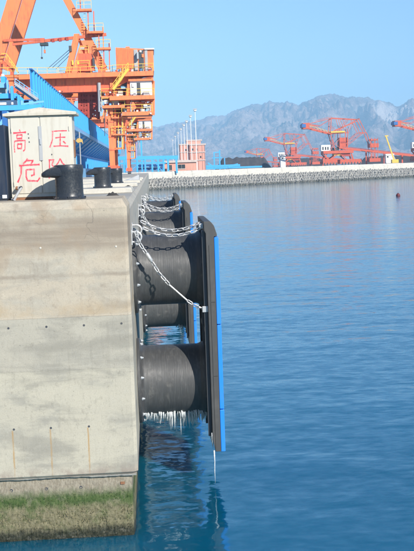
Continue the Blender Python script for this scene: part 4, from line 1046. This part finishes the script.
for p, q, w_ in (((214, 152), (214.5, 171), .5), ((219.5, 150), (220, 171), .5), ((214, 152.5), (219.5, 152), .4), ((212, 158), (222, 157.5), .4), ((224.5, 158), (225, 171), .4), ((206, 166.5), (240, 165.2), .9), ((208, 163), (212, 166), .6), ((228, 167), (238, 164.5), 1.0), ((206, 168.5), (262, 166.5), .7)):
    tb('frame', 'blue', p, q, w_, None, 0, tr2, 420.0)
# low brick building
lb = empty('brick_building', P(180, 171, 368), 'low pink brick building with dark windows on the breakwater', 'building')
def fb(par, Y, name, mat, px0, py0, px1, py1, d0, d1, zb=None):
    a, b = P(px0, py0, Y), P(px1, py1, Y)
    return MB().box((a.x, Y+d0, b.z if zb is None else zb), (b.x, Y+d1, a.z)).build(name, mat, par)
fb(lb, 368, 'wall', 'brick', 164.4, 162.2, 196.4, 171, 0, 8, 5.36)
fb(lb, 368, 'roof', 'brick_trim', 163.4, 160.9, 197.2, 161.9, -0.6, 8.5)
for a, b, c, d in ((168.8, 165, 172, 170.2), (178, 164.6, 185.2, 168.6)):
    wn = fb(lb, 368, 'window', 'glass', a, b, c, d, -0.06, -0.003); fb(lb, 368, 'sill', 'brick_trim', a-0.3, d+0.05, c+0.3, d+0.55, -0.2, -0.004)
    fb(lb, 368, 'mullion', 'brick_trim', (a+c)/2-0.15, b, (a+c)/2+0.15, d, -0.10, -0.062)
# brick tower
bt = empty('brick_tower', P(192, 168, 640), 'tall pale brick tower block behind the row of lamp masts', 'building')
fb(bt, 640, 'wall', 'brick', 179.6, 145.0, 188.6, 170, 0, 14, 5.36); fb(bt, 640, 'wall', 'brick', 189.4, 145.0, 205.6, 170, 0, 14, 5.36)
fb(bt, 640, 'core_wall', 'brick', 186.5, 140.6, 202, 170, 3, 11, 5.36); fb(bt, 640, 'parapet', 'brick_trim', 179.2, 144.0, 188.8, 144.9, -0.4, 14.3); fb(bt, 640, 'parapet', 'brick_trim', 189.2, 144.0, 206, 144.9, -0.4, 14.3); fb(bt, 640, 'parapet', 'brick_trim', 186.2, 139.8, 202.3, 140.5, 2.7, 11.3)
for px in (180.2, 183.4, 187.4, 190.2, 194.2, 198.2, 202.2, 204.6):
    fb(bt, 640, 'pilaster', 'brick', px, 145.2, px+0.7, 170, -0.35, -0.004, 5.36)
for py in (152, 160):
    for a, b in ((179.6, 188.6), (189.4, 205.6)): fb(bt, 640, 'string_course', 'brick_trim', a, py, b, py+0.4, -0.45, -0.352)
for px, py in ((192, 148.5), (196, 148.5), (200, 156), (185.2, 149), (192, 163), (181.6, 163)):
    fb(bt, 640, 'window', 'glass', px, py, px+1.4, py+2.0, -0.08, -0.004)
# lamp masts in a row
lmp = empty('lamp_mast', (17.65, 375, 5.36), None, 'lamp mast', 'lamp masts beyond the breakwater')
zt = P(198, 110.5, 375).z
MB().tube([(17.65, 375, 5.36), (17.65, 375, zt)], [0.20, 0.10], 8).build('mast', 'white', lmp)
MB().lathe([(0.2, zt-0.4), (0.6, zt-0.12), (0.6, zt+0.2), (0.2, zt+0.4)], 'z', (17.65, 375, 0), 10).build('lamp_ring', 'white', lmp)
MB().beam((16.9, 374.6, zt+0.55), (18.4, 374.6, zt+0.55), 0.35, 0.35).build('lamp', 'grey', lmp)
LB = ['tallest white lamp mast, nearest of the row before the brick tower', 'second tallest white lamp mast of the row', 'third white lamp mast from the tallest', 'fourth white lamp mast from the tallest',
      'fifth white lamp mast from the tallest', 'sixth white lamp mast from the tallest', 'seventh white lamp mast from the tallest', 'smallest white lamp mast, farthest of the row']
tag(lmp, LB[0])
for k, yy in enumerate((417, 461, 498, 545, 600, 665, 740)):
    tag(copy_tree(lmp, None, (0, yy-375, 0)), LB[k+1])

# stacker-reclaimers in the coal yard
def make_stacker(Y, main='orange_old', label=''):
    root = empty('stacker_reclaimer', P(342, 166, Y), label, 'stacker', 'coal stackers beyond the breakwater')
    root.location.z = 5.36
    hw = 3.0
    def bm(name, mat, p, q, w, h=None, both=True):
        for d in ((-hw, hw) if both is True else ((both,) if both is not False else (0,))):
            MB().beam(P(*p, Y)+Vector((0, d, 0)), P(*q, Y)+Vector((0, d, 0)), w, h).build(name, mat, root)
    def bx(name, mat, px0, py0, px1, py1, d0, d1):
        a, b = P(px0, py0, Y), P(px1, py1, Y); return MB().box((a.x, Y+d0, b.z), (b.x, Y+d1, a.z)).build(name, mat, root)
    k = Y/520.0; t_ = 0.33*k
    # cantilever boom with bucket head
    bm('boom_chord', main, (305, 127.5), (331, 134.2), t_*1.5, t_*1.8); bm('boom_chord', main, (306, 124.2), (318, 126), t_)
    bx('boom_head', main, 302, 123.4, 308.6, 129, -hw*1.1, hw*1.1); bx('head_pulley', 'blue_dk', 300.9, 124.4, 304.8, 127.6, -hw*1.2, hw*1.2)
    bm('walkway', 'yellow', (308, 125.4), (330, 132.2), t_*0.5); bm('tie', main, (308, 124), (331, 118.4), t_*0.8); bm('tie', main, (318, 127), (331, 119), t_*0.5)
    for i in range(6): bm('boom_lattice', main, (309+i*3.6, 124.6+i*1.3), (311+i*3.6, 129.2+i*0.95), t_*0.5)
    # mast
    for p, q, w_ in (((330.2, 117.6), (329.2, 134), 1.1), ((331, 118.2), (358, 119.8), 1.0), ((329.5, 133), (356, 121.2), 1.1), ((329.2, 133.8), (334, 150), 1.1), ((337, 119), (341.2, 134), .6),
                     ((347.6, 119), (338.5, 133), .6), ((341, 119), (345.5, 130), .6), ((352, 119.6), (358, 132.5), .8), ((358, 119.8), (364.6, 133), 1.0), ((358, 132.8), (365, 133), .9), ((365, 132.6), (370.5, 147), 1.0),
                     ((357, 133), (339, 149), .8), ((344.8, 147), (362, 133), .7), ((352, 121.5), (346, 136), .6), ((329.6, 126), (341, 133.6), .5), ((329.4, 133.8), (347.5, 132.6), .9)):
        bm('mast_member', main, p, q, t_*w_)
    for px in (330, 344, 358): MB().beam(P(px, 119, Y)+Vector((0, -hw, 0)), P(px, 119, Y)+Vector((0, hw, 0)), t_, t_).build('cross_member', main, root)
    bx('platform', 'yellow', 329.5, 131.6, 343.5, 132.6, -hw*1.2, hw*1.2)
    # slewing column, machine deck, cab
    bx('column', main, 338.6, 137.8, 346.8, 147, -2.2, 2.2); bx('column_band', 'red_dark', 338.2, 141.6, 347.2, 142.8, -2.35, 2.35)
    for px in (338.8, 346.4): bm('column_post', main, (px, 129), (px, 152), t_*0.9)
    bm('column_brace', main, (339, 147), (346.4, 152), t_*0.6); bm('column_brace', main, (346.4, 147), (339, 152), t_*0.6)
    for p, q in (((330, 150), (334, 134)), ((331, 148), (338.5, 139)), ((330, 140), (338.6, 148))): bm('brace', main, p, q, t_*0.6)
    cb = bx('operator_cab', 'white', 320.4, 145.2, 329.8, 150.8, -2, 2)
    for a in (321.6, 324.2, 326.6):
        q0, q1 = P(a, 147.0, Y), P(a+1.3, 150, Y); MB().box((q0.x, Y-2.08, q1.z), (q1.x, Y-2.004, q0.z)).build('window', 'glass', cb)
    bx('machine_deck', main, 322, 151.2, 352, 153, -hw*1.3, hw*1.3)
    bx('turntable', 'dark', 331.5, 148, 338, 151, -2.2, 2.2); bx('deck_box', 'yellow', 333, 153.2, 340, 155.4, -hw, hw); bx('deck_box', 'red_dark', 340.5, 153.2, 349, 156.2, -hw, hw)
    # portal feet
    for p, q, w_ in (((322, 153.5), (328, 160), 1.3), ((350, 153.5), (352, 160), 1.6), ((328, 160), (338, 153), 1.2), ((338, 153), (346, 160), 1.0), ((326, 154), (321, 163), .8)): bm('portal_leg', main, p, q, t_*w_*1.3)
    bx('bogie', main, 321.5, 159.2, 336, 164, -hw*1.4, hw*1.4); bx('bogie', main, 338.5, 159.6, 360, 163.2, -hw*1.4, hw*1.4)
    z0 = P(340, 163.2, Y).z
    for px in range(323, 360, 3):
        c = P(px, 164, Y); 
        if px not in (338,): MB().beam((c.x, Y-hw*1.3, 5.36), (c.x, Y-hw*1.3, z0+0.4), 0.7*k, 0.7*k).build('wheel_block', 'dark', root)
    # tripper conveyor to the right
    bm('tripper_chord', main, (338, 147.8), (412, 155.6), t_*1.9, t_*2.4); bm('tripper_rail', 'red_dark', (348, 147.2), (412, 154.2), t_*0.5)
    for px in (366, 384, 402):
        y_ = 147.8+(px-338)*7.8/74; MB().beam((P(px, y_, Y).x, Y, 5.36), (P(px, y_, Y).x, Y, P(px, y_, Y).z), 0.7*k, 0.7*k).build('trestle_post', main, root)
    # counterweight tower
    bx('counterweight', main, 368.6, 143.6, 377.4, 147.4, -hw, hw); bx('counterweight', main, 369.4, 139.4, 376.6, 140.6, -hw, hw)
    for px in (369.6, 373, 376.4): bm('tower_post', main, (px, 138), (px, 162), t_*0.7)
    bx('tower_foot', main, 368, 158.4, 379, 161.6, -hw*1.2, hw*1.2)
    bm('tower_brace', main, (369.6, 152), (376.4, 158), t_*0.5); bm('tower_brace', main, (376.4, 152), (369.6, 158), t_*0.5)
    for p, q in (((308, 123.4), (308, 122.2)), ((316, 120.6), (330, 117)), ): bm('rail', main, p, q, t_*0.4)
    return root
S1 = make_stacker(520.0, 'stacker', 'large orange stacker in the middle of the far shore, boom raised left, white cab')
def re_stacker(px, py, s, ydist, label, mirror=False):
    """another stacker of the same kind, set at its own place in the yard"""
    c = copy_tree(S1, None, None)
    tgt = P(px, py, ydist); c.location = (tgt.x, ydist, 5.36)
    c.scale = (s*(-1 if mirror else 1), s, s); tag(c, label); return c
re_stacker(293, 166, 0.95, 700, 'smaller hazy dark red stacker left of the large orange one')
re_stacker(432, 166, 1.06, 560, 'orange stacker at the right edge with only its boom head in view')
re_stacker(262, 166, 0.52, 640, 'small low orange stacker beside the dark coal heap')

# coal heap, excavator boom, site huts
def pile(name, px0, px1, py, Y, label, depth=26):
    a, b = P(px0, py, Y), P(px1, py, Y); mb = MB(); n, m_ = 48, 10; H = a.z-5.36
    for i in range(n+1):
        for j in range(m_+1):
            u = i/n; v_ = j/m_*2-1
            e_ = min(1, min(u, 1-u)*7); h = H*max(0, 1-abs(v_))*e_*(0.93+0.16*noise.noise(Vector((u*14, v_*2, 3))))
            mb.v.append((a.x+(b.x-a.x)*u, Y+v_*depth/2+2*noise.noise(Vector((u*9, v_, 8))), 5.37+h))
    for i in range(n):
        for j in range(m_): k = i*(m_+1)+j; mb.f.append((k, k+m_+1, k+m_+2, k+1))
    return tag(mb.build(name, 'coal', smooth='all'), label, 'coal heap')
pile('coal_heap', 214, 272, 157.6, 560, 'long dark coal heap behind the breakwater beside the brick tower')
pile('coal_heap', 356, 420, 156.5, 640, 'low dark coal heap behind the large orange stacker', 30)
pile('coal_heap', 276, 326, 158.5, 760, 'distant coal heap under the hazy dark red stacker', 30)
ex = empty('mobile_crane', P(389, 164, 500), 'yellow mobile crane with raised boom near the right edge', 'crane'); ex.location.z = 5.36
MB().beam(P(385.6, 135.5, 500), P(394, 160, 500), 0.55, 0.6).build('boom', 'yellow', ex); MB().beam(P(384.6, 136, 500), P(388, 135.8, 500), 0.7, 0.5).build('boom_head', 'yellow', ex)
MB().beam(P(391.5, 152, 500), P(396, 161, 500), 0.35).build('lift_ram', 'grey', ex)
fb(ex, 500, 'cab', 'yellow', 391.5, 159.5, 398, 164, -1.2, 1.4); fb(ex, 500, 'carrier', 'dark', 386, 163.2, 401, 166.5, -1.3, 1.5, 5.37)
for px, py, x1, y1, Y, lbx in ((385.8, 154, 393.6, 158.6, 505, 'white cabin roof beneath the yellow mobile crane boom'), (280.5, 155.5, 285.5, 160, 540, 'small white hut in front of the hazy dark red stacker')):
    h_ = empty('site_hut', P((px+x1)/2, 165, Y), lbx, 'hut'); h_.location.z = 5.36
    fb(h_, Y, 'wall', 'white', px, py+0.8, x1, y1, 0, 3.5, 5.37); fb(h_, Y, 'roof', 'white', px-0.4, py, x1+0.4, py+0.7, -0.3, 3.8); fb(h_, Y, 'window', 'glass', px+1, py+2, px+2.6, py+3.6, -0.05, -0.003)
# small buoy
M['buoy_red'] = paint('buoy_paint', (0.12, 0.012, 0.012), (0.05, 0.02, 0.02), 0.5, 0.5, 2)
bq = P(398, 196.2, 100); dd = (bq-EYE); tt_ = EZ/(EZ-bq.z); bp = EYE+dd*tt_
by = empty('buoy', (bp.x, bp.y, 0), 'small dark red buoy floating near the right edge', 'buoy')
MB().lathe([(0.1, -0.3), (0.3, -0.2), (0.42, 0.05), (0.38, 0.32), (0.2, 0.52), (0.08, 0.58)], 'z', (bp.x, bp.y, 0), 16).build('float', 'buoy_red', by, smooth=True)
MB().tube([(bp.x, bp.y, 0.55), (bp.x, bp.y, 0.78)], 0.04, 6).build('eye', 'dark', by)

# ================================================================== HAZE
hz = MB().box((-9800, -3200, -2.5), (9800, 9800, 720)).build('haze', 'sea')
gm = bpy.data.materials.new('haze_air'); gm.use_nodes = True; t_ = gm.node_tree; t_.nodes.clear()
vo = t_.nodes.new('ShaderNodeVolumePrincipled'); vo.inputs['Color'].default_value = (0.38, 0.68, 1.0, 1); vo.inputs['Density'].default_value = HAZE; vo.inputs['Anisotropy'].default_value = -0.3
om = t_.nodes.new('ShaderNodeOutputMaterial'); t_.links.new(vo.outputs[0], om.inputs['Volume'])
hz.data.materials.clear(); hz.data.materials.append(gm); tag(hz, kind='stuff')
